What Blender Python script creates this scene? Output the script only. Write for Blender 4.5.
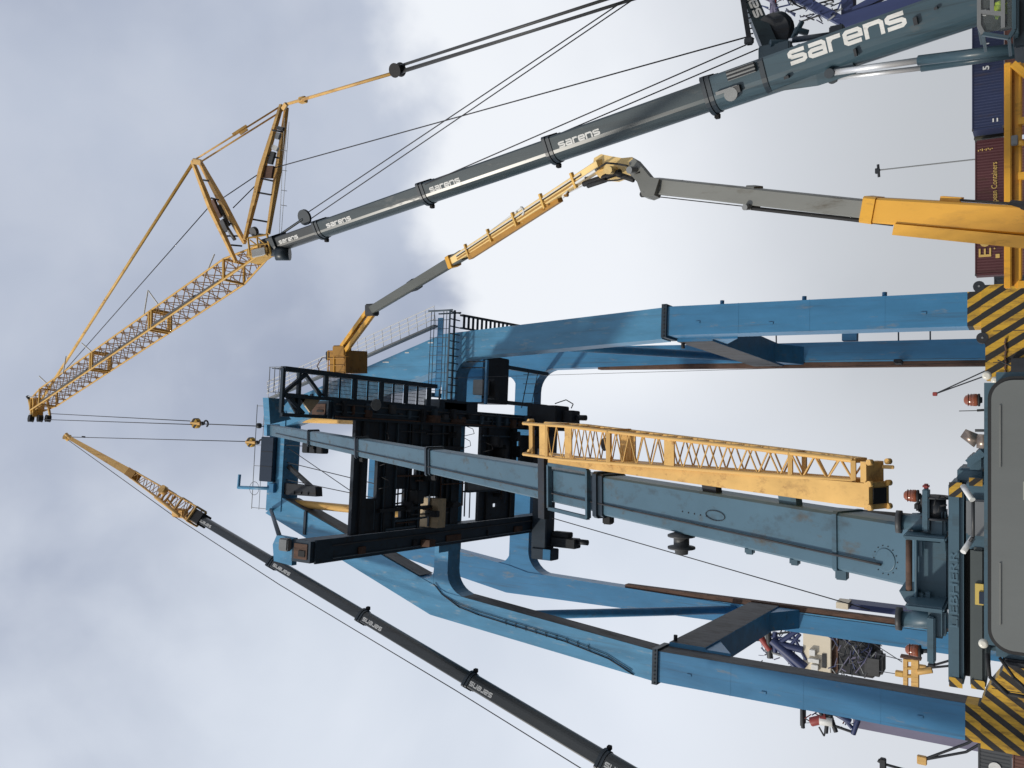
import bpy, bmesh, math, random
from mathutils import Vector, Matrix
random.seed(7)
for o in list(bpy.data.objects): bpy.data.objects.remove(o)
S = bpy.context.scene
COL = S.collection
R = math.radians

# ------------------------------------------------------------------ camera
F = 868.0; PIT = R(31.3); CZ = 2.2
cp, sp = math.cos(PIT), math.sin(PIT)
cam = bpy.data.cameras.new('camera'); camo = bpy.data.objects.new('camera', cam); COL.objects.link(camo)
cam.sensor_width = 36; cam.sensor_fit = 'HORIZONTAL'; cam.lens = F / 1024 * 36
cam.clip_start = 0.1; cam.clip_end = 6000
# the photograph was taken with the phone held upright and is shown lying on its side: world up points to image left
camo.matrix_world = Matrix(((0, 1, 0, 0), (sp, 0, -cp, 0), (-cp, 0, -sp, CZ), (0, 0, 0, 1)))
S.camera = camo

# ------------------------------------------------------------------ world, sun, exposure
SUN_DIR = Vector((-0.62, -0.62, 0.52)).normalized()      # towards the sun
W = bpy.data.worlds.new('World'); S.world = W; W.use_nodes = True
nt = W.node_tree; nt.nodes.clear()
def N(t, **k):
    n = nt.nodes.new(t)
    for a, b in k.items(): setattr(n, a, b)
    return n
def L(a, b): nt.links.new(a, b)
wo = N('ShaderNodeOutputWorld'); bg = N('ShaderNodeBackground'); bg.inputs['Strength'].default_value = 0.1
L(bg.outputs[0], wo.inputs[0])
sky = N('ShaderNodeTexSky', sky_type='NISHITA'); sky.sun_disc = False
sky.sun_elevation = math.asin(SUN_DIR.z); sky.sun_rotation = math.atan2(SUN_DIR.x, SUN_DIR.y)
sky.air_density = 1.0; sky.dust_density = 1.5
tc = N('ShaderNodeTexCoord')
def wmath(op, a, b=None, clamp=False):
    n = N('ShaderNodeMath', operation=op); n.use_clamp = clamp
    for i, x in enumerate((a, b)):
        if x is None: continue
        if isinstance(x, (int, float)): n.inputs[i].default_value = x
        else: L(x, n.inputs[i])
    return n.outputs[0]
def wnoise(scale, detail=6, rough=.55, off=(0, 0, 0), dist=0., sc=(1, 1, 1)):
    m = N('ShaderNodeMapping'); m.inputs['Location'].default_value = off; m.inputs['Scale'].default_value = sc
    L(tc.outputs['Generated'], m.inputs[0])
    n = N('ShaderNodeTexNoise'); n.inputs['Scale'].default_value = scale; n.inputs['Detail'].default_value = detail
    n.inputs['Roughness'].default_value = rough; n.inputs['Distortion'].default_value = dist
    L(m.outputs[0], n.inputs['Vector']); return n.outputs['Fac']
def wdot(v):
    n = N('ShaderNodeVectorMath', operation='DOT_PRODUCT'); n.inputs[1].default_value = v
    L(tc.outputs['Generated'], n.inputs[0]); return n.outputs['Value']
def wramp(x, a, b):
    n = N('ShaderNodeMapRange', interpolation_type='SMOOTHSTEP'); n.inputs['From Min'].default_value = a; n.inputs['From Max'].default_value = b
    L(x, n.inputs['Value']); return n.outputs['Result']
def wmix(f, a, b):
    n = N('ShaderNodeMix', data_type='RGBA')
    if isinstance(f, (int, float)): n.inputs['Factor'].default_value = f
    else: L(f, n.inputs['Factor'])
    for i, x in ((6, a), (7, b)):
        if isinstance(x, tuple): n.inputs[i].default_value = (*x, 1)
        else: L(x, n.inputs[i])
    return n.outputs[2]
big = wnoise(1.9, 4, .5, (3.1, 1.7, .4), .2)
mid = wnoise(3.0, 5, .5, (.3, 4.2, 2.2), .3)
fine = wnoise(9, 5, .5, (1.3, .2, 5.2), .2)
# a cloud bank with a crisp top edge to the right and a soft one to the left; thin grey-blue layer above it
zdir = wdot((0, 0, 1)); xdir = wdot((1, 0, 0))
right = wramp(xdir, -.16, .05)
edge = wmath('SUBTRACT', .80, wmath('MULTIPLY', right, .225))
wob = wmath('ADD', wmath('MULTIPLY', wmath('SUBTRACT', mid, .5), .20), wmath('MULTIPLY', wmath('SUBTRACT', fine, .5), .09))
below = wmath('ADD', wmath('SUBTRACT', edge, zdir), wob)
crisp = wramp(below, -.015, .035); soft = wramp(below, -.14, .12)
def wlerp(f, a, b): return wmath('ADD', wmath('MULTIPLY', a, wmath('SUBTRACT', 1.0, f)), wmath('MULTIPLY', b, f))
bank = wlerp(right, soft, crisp)
thin = wramp(wmath('ADD', wmath('MULTIPLY', big, .7), wmath('MULTIPLY', mid, .3)), .36, .64)
base = wmix(thin, (3.55, 4.05, 5.3), (5.5, 6.05, 7.2))
base = wmix(wmath('MULTIPLY', wramp(fine, .42, .72), .30), base, (6.6, 7.0, 7.9))
base = wmix(0.08, base, sky.outputs[0])
low = wramp(zdir, .05, .40)
white = wmix(wramp(wlerp(.6, mid, big), .34, .64), (6.4, 7.0, 8.0), (7.9, 8.4, 9.25))
deep = wramp(wmath('ADD', below, wmath('MULTIPLY', wmath('SUBTRACT', big, .5), .5)), .12, .42)
white = wmix(wmath('MULTIPLY', wmath('MULTIPLY', deep, right), .8), wmix(right, white, (8.8, 9.1, 9.6)), wmix(wramp(mid, .38, .6), (5.0, 5.35, 6.1), (6.9, 7.25, 7.9)))
white = wmix(low, wmix(right, (6.8, 7.1, 7.6), (5.2, 5.45, 5.8)), white)
sky_col = wmix(bank, base, white)
L(sky_col, bg.inputs['Color'])

sun = bpy.data.lights.new('sun', 'SUN'); suno = bpy.data.objects.new('sun', sun); COL.objects.link(suno)
sun.energy = 2.4; sun.angle = R(3); sun.color = (1, .93, .82)
suno.rotation_euler = (-SUN_DIR).to_track_quat('-Z', 'Y').to_euler(); suno.location = (0, 0, 60)
S.render.engine = 'CYCLES'
S.view_settings.view_transform = 'Standard'; S.view_settings.look = 'None'
S.view_settings.exposure = 0.0; S.view_settings.gamma = 1.0; S.view_settings.use_curve_mapping = False

# ------------------------------------------------------------------ placing helpers
def ray(x, y):
    a = ((768 - y) - 384) / F; b = (512 - x) / F
    return Vector((a, cp - b * sp, sp + b * cp))
def pt(x, y, t): return Vector((0, 0, CZ)) + ray(x, y) * t          # t = depth along the view axis, metres
def at(x, y, Y):
    r = ray(x, y); return Vector((0, 0, CZ)) + r * (Y / r.y)

# ------------------------------------------------------------------ materials
MATS = {}
def paint(name, col, rough=.45, metal=0., vary=.12, scale=1.2, dirt=None, dirt_amt=0., streak=True, bump=0., spec=.5, runs=None, runs_amt=.5):
    m = bpy.data.materials.new(name); m.use_nodes = True; t = m.node_tree; b = t.nodes['Principled BSDF']
    b.inputs['Roughness'].default_value = rough; b.inputs['Metallic'].default_value = metal
    b.inputs['Specular IOR Level'].default_value = spec
    co = t.nodes.new('ShaderNodeTexCoord')
    mp = t.nodes.new('ShaderNodeMapping'); mp.inputs['Scale'].default_value = (1, 1, .25 if streak else 1)
    t.links.new(co.outputs['Object'], mp.inputs[0])
    n = t.nodes.new('ShaderNodeTexNoise'); n.inputs['Scale'].default_value = scale; n.inputs['Detail'].default_value = 8; n.inputs['Roughness'].default_value = .62
    t.links.new(mp.outputs[0], n.inputs['Vector'])
    r = t.nodes.new('ShaderNodeValToRGB'); e = r.color_ramp.elements
    e[0].position = .3; e[1].position = .72
    e[0].color = tuple(c * (1 - vary) for c in col) + (1,); e[1].color = tuple(min(1, c * (1 + vary) + vary * .02) for c in col) + (1,)
    t.links.new(n.outputs['Fac'], r.inputs[0]); out = r.outputs[0]
    if dirt:
        n2 = t.nodes.new('ShaderNodeTexNoise'); n2.inputs['Scale'].default_value = scale * 2.3; n2.inputs['Detail'].default_value = 9; n2.inputs['Roughness'].default_value = .7
        t.links.new(mp.outputs[0], n2.inputs['Vector'])
        mr = t.nodes.new('ShaderNodeMapRange'); mr.inputs['From Min'].default_value = .60 - dirt_amt * .25; mr.inputs['From Max'].default_value = .74 - dirt_amt * .1
        t.links.new(n2.outputs['Fac'], mr.inputs[0])
        mx = t.nodes.new('ShaderNodeMix'); mx.data_type = 'RGBA'; mx.inputs[7].default_value = (*dirt, 1)
        t.links.new(mr.outputs[0], mx.inputs[0]); t.links.new(out, mx.inputs[6]); out = mx.outputs[2]
        rr = t.nodes.new('ShaderNodeMapRange'); rr.inputs['To Min'].default_value = rough; rr.inputs['To Max'].default_value = min(1, rough + .35)
        t.links.new(mr.outputs[0], rr.inputs[0]); t.links.new(rr.outputs[0], b.inputs['Roughness'])
    if runs:
        m3 = t.nodes.new('ShaderNodeMapping'); m3.inputs['Scale'].default_value = (3.2, 3.2, .11); t.links.new(co.outputs['Object'], m3.inputs[0])
        n3 = t.nodes.new('ShaderNodeTexNoise'); n3.inputs['Scale'].default_value = 1.0; n3.inputs['Detail'].default_value = 7; n3.inputs['Roughness'].default_value = .68; t.links.new(m3.outputs[0], n3.inputs['Vector'])
        r3 = t.nodes.new('ShaderNodeMapRange'); r3.inputs['From Min'].default_value = .54; r3.inputs['From Max'].default_value = .78; r3.inputs['To Max'].default_value = runs_amt; t.links.new(n3.outputs['Fac'], r3.inputs[0])
        x3 = t.nodes.new('ShaderNodeMix'); x3.data_type = 'RGBA'; x3.inputs[7].default_value = (*runs, 1); t.links.new(r3.outputs[0], x3.inputs[0]); t.links.new(out, x3.inputs[6]); out = x3.outputs[2]
    if bump:
        bn = t.nodes.new('ShaderNodeBump'); bn.inputs['Strength'].default_value = bump; bn.inputs['Distance'].default_value = .03
        t.links.new(n.outputs['Fac'], bn.inputs['Height']); t.links.new(bn.outputs[0], b.inputs['Normal'])
    t.links.new(out, b.inputs['Base Color']); MATS[name] = m; return m
def hazard(name, sgn, period=.72, k=.684):
    m = paint(name, (.62, .36, .03), .6, 0, .16, 2.0, (.14, .08, .035), .42, True, .05, runs=(.10, .06, .03), runs_amt=.8); t = m.node_tree; b = t.nodes['Principled BSDF']
    src = b.inputs['Base Color'].links[0].from_socket
    co = t.nodes.new('ShaderNodeTexCoord'); d = t.nodes.new('ShaderNodeVectorMath'); d.operation = 'DOT_PRODUCT'
    d.inputs[1].default_value = (1 / period, 0, sgn * k / period); t.links.new(co.outputs['Object'], d.inputs[0])
    fr = t.nodes.new('ShaderNodeMath'); fr.operation = 'FRACT'; t.links.new(d.outputs['Value'], fr.inputs[0])
    gt = t.nodes.new('ShaderNodeMath'); gt.operation = 'GREATER_THAN'; gt.inputs[1].default_value = .53; t.links.new(fr.outputs[0], gt.inputs[0])
    mx = t.nodes.new('ShaderNodeMix'); mx.data_type = 'RGBA'; mx.inputs[7].default_value = (.022, .02, .019, 1)
    t.links.new(gt.outputs[0], mx.inputs[0]); t.links.new(src, mx.inputs[6]); t.links.new(mx.outputs[2], b.inputs['Base Color'])
    return m
gblue = paint('gantry_blue', (.048, .212, .405), .42, 0, .18, .9, (.22, .24, .25), .08, True, .03, runs=(.055, .075, .09), runs_amt=.75)
gblue_old = paint('weathered_gantry_blue', (.085, .29, .49), .4, 0, .18, 1.3, (.36, .42, .46), .14, True, .03, runs=(.07, .10, .12), runs_amt=.6)
dullgrey = paint('dull_grey_steel', (.062, .064, .07), .65, 0, .3, 1.5, (.09, .07, .055), .3, True)  # mottled dull grey for inner leg faces, pipes and fittings
paleyel = paint('pale_yellow', (.86, .62, .26), .45, 0, .12, 1.5, (.35, .2, .06), .12)
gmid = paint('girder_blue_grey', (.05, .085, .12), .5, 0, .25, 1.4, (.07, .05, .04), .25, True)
deckm = paint('deck_navy', (.018, .028, .042), .55, 0, .35, 1.2, (.045, .034, .026), .18, True)  # dark tone carries the shade on the trolley decks
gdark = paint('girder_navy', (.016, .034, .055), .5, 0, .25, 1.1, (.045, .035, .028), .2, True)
gblack = paint('mottled_dark_steel', (.017, .021, .028), .6, 0, .35, 1.6, (.045, .034, .026), .26, True)
navy = paint('navy_panel', (.010, .024, .05), .45, 0, .12, 1.4)
rust = paint('rust_brown', (.115, .062, .042), .8, 0, .35, 2.0, (.05, .035, .028), .3, True, .1)
steelA = paint('crane_steel_blue', (.062, .12, .16), .42, 0, .10, .8, (.06, .06, .055), .14, True, runs=(.03, .032, .03), runs_amt=.7)
steelA2 = paint('boom_steel_blue', (.075, .145, .195), .42, 0, .10, .8, (.085, .075, .06), .07, runs=(.04, .045, .045), runs_amt=.7)
steelB = paint('boom_slate_blue', (.045, .085, .11), .3, 0, .10, .7, (.08, .085, .085), .08, True, runs=(.012, .013, .013), runs_amt=.8)
steelB2 = paint('boom_dark_slate', (.038, .058, .068), .3, 0, .10, .7, (.08, .085, .085), .08, True, runs=(.012, .013, .013), runs_amt=.8)
steelC = paint('boom_charcoal', (.042, .048, .052), .3, 0, .12, .7, (.08, .08, .075), .08, True, runs=(.012, .013, .013), runs_amt=.8)
collar = paint('collar_dark', (.018, .03, .042), .4, 0, .15, 3)
black = paint('black_rubber', (.012, .012, .013), .7, 0, .2, 4)
yellow = paint('crane_yellow', (.72, .435, .135), .48, 0, .16, 1.5, (.26, .11, .04), .22, True, .03, runs=(.22, .10, .04), runs_amt=.7)
yellowB = paint('jib_yellow', (.68, .41, .10), .5, 0, .2, 1.5, (.22, .10, .04), .22, True)
yellowL = paint('lift_yellow', (.72, .37, .035), .4, 0, .08, .9, (.35, .17, .03), .10, True, runs=(.40, .19, .03), runs_amt=.6)
orangeD = paint('basket_ochre', (.40, .20, .03), .5, 0, .15, 1.5, (.14, .08, .03), .2)
greyboom = paint('grey_boom', (.20, .205, .19), .42, 0, .10, 1.0, (.10, .09, .07), .15)
greydk = paint('dark_grey_steel', (.05, .052, .055), .5, 0, .15, 2)
chrome = paint('polished_rod', (.85, .86, .88), .38, 0.55, .04, 2)
white_m = paint('white_paint', (.72, .72, .70), .55, 0, .10, 3, (.45, .45, .43), .25)
cream = paint('cream_cladding', (.72, .64, .50), .6, 0, .06, .3)
cable = paint('wire_rope', (.045, .045, .05), .6, .3, .2, 6)
grate = paint('galvanised_grating', (.22, .23, .235), .55, .2, .15, 4)
timber = paint('plywood', (.55, .43, .28), .8, 0, .2, 3)
purple = paint('far_crane_indigo', (.03, .045, .13), .5, 0, .15, .5)
purple2 = paint('far_crane_lilac', (.17, .16, .24), .6, 0, .1, .5)
redp = paint('red_paint', (.30, .045, .04), .55, 0, .2, 2)
contblue = paint('container_navy', (.014, .024, .075), .6, 0, .15, .5, (.05, .04, .05), .15)
contmar = paint('container_maroon', (.075, .018, .022), .6, 0, .15, .5, (.06, .03, .02), .15)
contgrey = paint('container_grey', (.055, .06, .068), .55, 0, .15, .5)
contbrown = paint('container_brown', (.13, .05, .035), .6, 0, .15, .5)
gold = paint('faded_gold_lettering', (.60, .40, .12), .6, 0, .1, 2)
asphalt = paint('quay_asphalt', (.055, .055, .055), .9, 0, .25, .3, (.09, .085, .08), .3, False, .1)
hivis = paint('hivis_fabric', (.55, .75, .05), .8, 0, .1, 6)
skin = paint('skin', (.5, .3, .2), .6, 0, .05, 6)
trouser = paint('dark_workwear', (.03, .04, .07), .9, 0, .1, 6)
hazR = hazard('hazard_stripes_falling', 1); hazL = hazard('hazard_stripes_rising', -1)
hazS = hazard('hazard_small_falling', 1, .17, .9); hazS2 = hazard('hazard_small_rising', -1, .17, .9)
hazH = hazard('hook_block_stripes', 1, .55, .9)
def glass(name, col, rough, alpha, spec=.5):
    m = paint(name, col, rough, 0, .03, 2, spec=spec); m.node_tree.nodes['Principled BSDF'].inputs['Alpha'].default_value = alpha; return m
screen = paint('windscreen_glass', (.145, .155, .15), .05, 0, .15, .5, spec=.6)
rubber = paint('window_seal', (.015, .015, .016), .5, 0, .1, 3)
paneg = glass('cab_glass', (.10, .12, .12), .05, .35)
amber = paint('amber_lens', (.27, .07, .028), .2, 0, .15, 12, spec=.8)
lampglass = paint('lamp_lens', (.7, .68, .6), .2, 0, .05, 4)

# ------------------------------------------------------------------ mesh helpers
class MB:
    def __init__(s): s.v = []; s.f = []; s.sm = []
    def add(s, vs, fs, smooth=False):
        n = len(s.v); s.v += [Vector(v) for v in vs]; s.f += [[i + n for i in f] for f in fs]; s.sm += [smooth] * len(fs); return s
    def box(s, lo, hi):
        (a, b, c), (d, e, f) = lo, hi
        return s.add([(a, b, c), (d, b, c), (d, e, c), (a, e, c), (a, b, f), (d, b, f), (d, e, f), (a, e, f)],
                     [(0, 3, 2, 1), (4, 5, 6, 7), (0, 1, 5, 4), (1, 2, 6, 5), (2, 3, 7, 6), (3, 0, 4, 7)])
    def bbox(s, lo, hi, ch=.03):      # chamfered box
        bm = bmesh.new(); bmesh.ops.create_cube(bm, size=1)
        lo = Vector(lo); hi = Vector(hi); c = (lo + hi) / 2; d = hi - lo
        for v in bm.verts: v.co = Vector((v.co.x * d.x, v.co.y * d.y, v.co.z * d.z)) + c
        bmesh.ops.bevel(bm, geom=bm.edges[:], offset=min(ch, min(d) * .3), segments=2, affect='EDGES')
        bm.verts.index_update(); s.add([v.co for v in bm.verts], [[v.index for v in f.verts] for f in bm.faces]); bm.free(); return s
    def frame(s, p0, p1, up=None):
        a = (Vector(p1) - Vector(p0)).normalized()
        up = Vector(up) if up is not None else Vector((0, 0, 1))
        if abs(a.dot(up.normalized())) > .98: up = Vector((0, 1, 0)) if abs(a.y) < .9 else Vector((1, 0, 0))
        b = (up - a * up.dot(a)).normalized(); return a, b, a.cross(b)
    def beam(s, p0, p1, w, h, up=None, w1=None, h1=None):    # h along 'up', w across
        p0 = Vector(p0); p1 = Vector(p1); a, b, n = s.frame(p0, p1, up); w1 = w if w1 is None else w1; h1 = h if h1 is None else h1
        vs = [p + n * (x * ww / 2) + b * (y * hh / 2) for p, ww, hh in ((p0, w, h), (p1, w1, h1)) for x, y in ((-1, -1), (1, -1), (1, 1), (-1, 1))]
        return s.add(vs, [(0, 1, 2, 3)[::-1], (4, 5, 6, 7), (0, 1, 5, 4), (1, 2, 6, 5), (2, 3, 7, 6), (3, 0, 4, 7)])
    def tube(s, p0, p1, r, n=8, r1=None, up=None):
        p0 = Vector(p0); p1 = Vector(p1); a, b, c = s.frame(p0, p1, up); r1 = r if r1 is None else r1
        vs = [p + (b * math.cos(2 * math.pi * i / n) + c * math.sin(2 * math.pi * i / n)) * q for p, q in ((p0, r), (p1, r1)) for i in range(n)]
        k = len(s.v); s.add(vs, [(i, (i + 1) % n, n + (i + 1) % n, n + i) for i in range(n)], True)
        s.add([], [[j - len(s.v) + k for j in range(n)][::-1], [j - len(s.v) + k + n for j in range(n)]]); return s
    def path(s, pts, r, n=6):
        for a, b in zip(pts, pts[1:]): s.tube(a, b, r, n)
        return s
    def loft(s, P0, P1, prof, b, n, prof1=None, smooth=False):
        m = len(prof); prof1 = prof1 or prof
        vs = [P0 + n * x + b * y for x, y in prof] + [P1 + n * x + b * y for x, y in prof1]
        k = len(s.v); s.add(vs, [(i, (i + 1) % m, m + (i + 1) % m, m + i) for i in range(m)], smooth)
        s.add([], [[j - len(s.v) + k for j in range(m)][::-1], [j - len(s.v) + k + m for j in range(m)]]); return s
    def prism(s, poly, lo, hi, ax='y'):         # polygon in the plane across ax
        f = {'y': lambda p, q: (p[0], q, p[1]), 'x': lambda p, q: (q, p[0], p[1]), 'z': lambda p, q: (p[0], p[1], q)}[ax]
        m = len(poly)
        return s.add([f(p, lo) for p in poly] + [f(p, hi) for p in poly],
                     [(i, (i + 1) % m, m + (i + 1) % m, m + i) for i in range(m)] + [list(range(m))[::-1], list(range(m, 2 * m))])
    def lathe(s, p0, axis, prof, n=16):          # prof: (distance along the axis, radius)
        p0 = Vector(p0); a = Vector(axis).normalized(); _, b, c = s.frame((0, 0, 0), a); m = len(prof)
        vs = [p0 + a * d + (b * math.cos(2 * math.pi * i / n) + c * math.sin(2 * math.pi * i / n)) * max(r, .0005) for d, r in prof for i in range(n)]
        k = len(s.v); s.add(vs, [(j * n + i, j * n + (i + 1) % n, (j + 1) * n + (i + 1) % n, (j + 1) * n + i) for j in range(m - 1) for i in range(n)], True)
        s.add([], [[j - len(s.v) + k for j in range(n)][::-1], [j - len(s.v) + k + (m - 1) * n for j in range(n)]]); return s
    def mesh(s, name, mat, off=Vector((0, 0, 0))):
        me = bpy.data.meshes.new(name); me.from_pydata([v - off for v in s.v], [], s.f)
        me.polygons.foreach_set('use_smooth', s.sm); me.materials.append(mat)
        bm = bmesh.new(); bm.from_mesh(me); bmesh.ops.recalc_face_normals(bm, faces=bm.faces[:]); bm.to_mesh(me); bm.free()
        return me
def link(name, me, parent=None):
    o = bpy.data.objects.new(name, me); COL.objects.link(o)
    if parent is not None: o.parent = parent
    return o
def thing(name, label, cat, loc=(0, 0, 0), rz=0, group=None):
    o = link(name, None); o.location = loc; o.rotation_euler.z = rz; o['label'] = label; o['category'] = cat
    o['base'] = list(loc)
    if group: o['group'] = group
    return o
def root_off(p):
    while p.parent: p = p.parent
    return Vector(p['base']) if not p.get('localframe') else Vector((0, 0, 0))
def part(name, mb, mat, parent, label=None):
    o = link(name, mb.mesh(name, mat, root_off(parent)), parent)
    if label: o['label'] = label
    return o
def solo(name, mb, mat, label, cat, base, group=None):
    base = Vector(base); o = link(name, mb.mesh(name, mat, base)); o.location = base; o['label'] = label; o['category'] = cat
    if group: o['group'] = group
    return o
UNIT = {}
def rod(name, p0, p1, r, mat, parent, n=6, square=False, r2=None):
    key = (mat.name, n, square)
    if key not in UNIT:
        mb = MB()
        if square: mb.box((-1, -1, 0), (1, 1, 1))
        else: mb.tube((0, 0, 0), (0, 0, 1), 1, n)
        UNIT[key] = mb.mesh('unit_bar', mat)
    o = link(name, UNIT[key], parent); off = root_off(parent); p0 = Vector(p0) - off; p1 = Vector(p1) - off; d = p1 - p0
    q = d.to_track_quat('Z', 'Y')
    o.location = p0; o.rotation_mode = 'QUATERNION'; o.rotation_quaternion = q; o.scale = (r, r2 or r, d.length)
    return o
def ortho(a, d):
    d = Vector(d); return (d - a * d.dot(a)).normalized()
def boxpx(x0, x1, y0, y1, Y, dep, ch=.02):   # box whose front face spans a picture rectangle on the plane at distance Y
    xm, ym = (x0 + x1) / 2, (y0 + y1) / 2
    lo = (at(xm, y1, Y).x, Y, at(x1, ym, Y).z); hi = (at(xm, y0, Y).x, Y + dep, at(x0, ym, Y).z)
    m = MB()
    return m.bbox(lo, hi, ch) if ch else m.box(lo, hi)

# stroke lettering: wide rounded lower-case letters
GL = {'s': [[(1.22, .87), (.27, .87), (.13, .78), (.13, .62), (.27, .52), (1.05, .49), (1.18, .39), (1.18, .23), (1.04, .13), (.08, .13)]],
      'a': [[(.12, .87), (1.04, .87), (1.18, .76), (1.18, 0)], [(1.07, .51), (.27, .51), (.13, .42), (.13, .22), (.27, .13), (1.07, .13)]],
      'r': [[(.13, 0), (.13, 1)], [(.13, .66), (.34, .87), (.95, .87)]],
      'e': [[(.25, .49), (1.18, .49), (1.18, .75), (1.04, .87), (.27, .87), (.13, .76), (.13, .24), (.27, .13), (1.18, .13)]],
      'n': [[(.13, 0), (.13, 1)], [(.13, .70), (.34, .87), (1.04, .87), (1.18, .75), (1.18, 0)]]}
GW = {'s': 1.42, 'a': 1.42, 'r': 1.10, 'e': 1.42, 'n': 1.42}
def word(mb, text, org, xd, yd, nd, h, th=.24, stretch=1.0):
    """ribbon strokes lying on a surface; xd/yd reading and up directions, nd outward"""
    k = 0; x0 = 0
    for ch in text:
        for st in GL[ch]:
            k += 1; m = len(st); pts = [Vector((p[0], p[1])) for p in st]; L_, R_ = [], []
            for i in range(m):
                d0 = (pts[i] - pts[i - 1]).normalized() if i else (pts[1] - pts[0]).normalized()
                d1 = (pts[i + 1] - pts[i]).normalized() if i < m - 1 else d0
                n0 = Vector((-d0.y, d0.x)); n1 = Vector((-d1.y, d1.x)); nn = (n0 + n1).normalized(); nn = nn * (th / 2 / max(.5, nn.dot(n0)))
                L_.append(pts[i] + nn); R_.append(pts[i] - nn)
            f = lambda p: org + xd * ((x0 + p.x) * h * stretch) + yd * (p.y * h) + nd * (.006 + .0015 * (k % 3))
            mb.add([f(p) for p in L_] + [f(p) for p in R_], [(i, i + 1, m + i + 1, m + i) for i in range(m - 1)])
        x0 += GW[ch]
    return mb
def text_mesh(name, s, size, mat, parent, org, xd, yd, bold=0.0, stretch=1.0, extrude=.004):
    cu = bpy.data.curves.new('t', 'FONT'); cu.body = s; cu.size = size; cu.offset = bold; cu.extrude = extrude; cu.resolution_u = 3
    o = bpy.data.objects.new('t', cu); COL.objects.link(o)
    dg = bpy.context.evaluated_depsgraph_get(); me = bpy.data.meshes.new_from_object(o.evaluated_get(dg))
    bpy.data.objects.remove(o); off = root_off(parent) if parent else Vector((0, 0, 0))
    xd = Vector(xd).normalized(); yd = Vector(yd).normalized(); zd = xd.cross(yd)
    for v in me.vertices: v.co = Vector(org) + xd * v.co.x * stretch + yd * v.co.y + zd * v.co.z - off
    me.materials.clear(); me.materials.append(mat)
    return link(name, me, parent)
def boom_prof(w, h, round_bottom=True):
    """w across (n), h along b (top of the boom is +b)"""
    if not round_bottom:
        c = .07 * w
        return [(-w / 2 + c, h / 2), (-w / 2, h / 2 - c), (-w / 2, -h / 2 + c), (-w / 2 + c, -h / 2), (w / 2 - c, -h / 2), (w / 2, -h / 2 + c), (w / 2, h / 2 - c), (w / 2 - c, h / 2)]
    p = [(w / 2, -h * .02), (w / 2, h / 2 - .06 * h), (w / 2 - .06 * h, h / 2), (-w / 2 + .06 * h, h / 2), (-w / 2, h / 2 - .06 * h), (-w / 2, -h * .02)]
    for i in range(1, 12):
        a = math.pi * i / 12; p.append((-w / 2 * math.cos(a), -h * .02 - h * .48 * math.sin(a)))
    return p

# ================================================================== the setting
g = MB(); g.add([(-3000, -3000, 0), (3000, -3000, 0), (3000, 3000, 0), (-3000, 3000, 0)], [(0, 1, 2, 3)])
o = link('ground', g.mesh('ground', asphalt)); o['kind'] = 'structure'

# ================================================================== the blue gantry crane (own frame: s across, q away, z up)
GA = R(4.14)
G = thing('gantry_crane', 'huge blue ship-to-shore gantry crane on four legs with striped sill beam', 'gantry crane', (-15.75, 46, 0), GA)
G['localframe'] = 1
def gp(name, mb, mat, parent=None, label=None): return part(name, mb, mat, parent or G, label)
def fillet(cx, cz, sx, sz, r, q0, q1, sh=0):        # concave quarter gusset in the corner (cx,cz), opening towards (sx,sz)
    pts = [(cx, cz)] + [(cx + sx * r * (1 - math.sin(a)), cz + sz * r * (1 - math.cos(a))) for a in [math.pi / 2 * i / 8 for i in range(9)]]
    pts = [(x + sx * sh * abs(z - cz), z) for x, z in pts]
    return MB().prism([(pts[0][0] - sx * .05, pts[0][1])] + pts[1:-1] + [(pts[-1][0] - sx * .04, pts[-1][1])], q0, q1)
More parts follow.
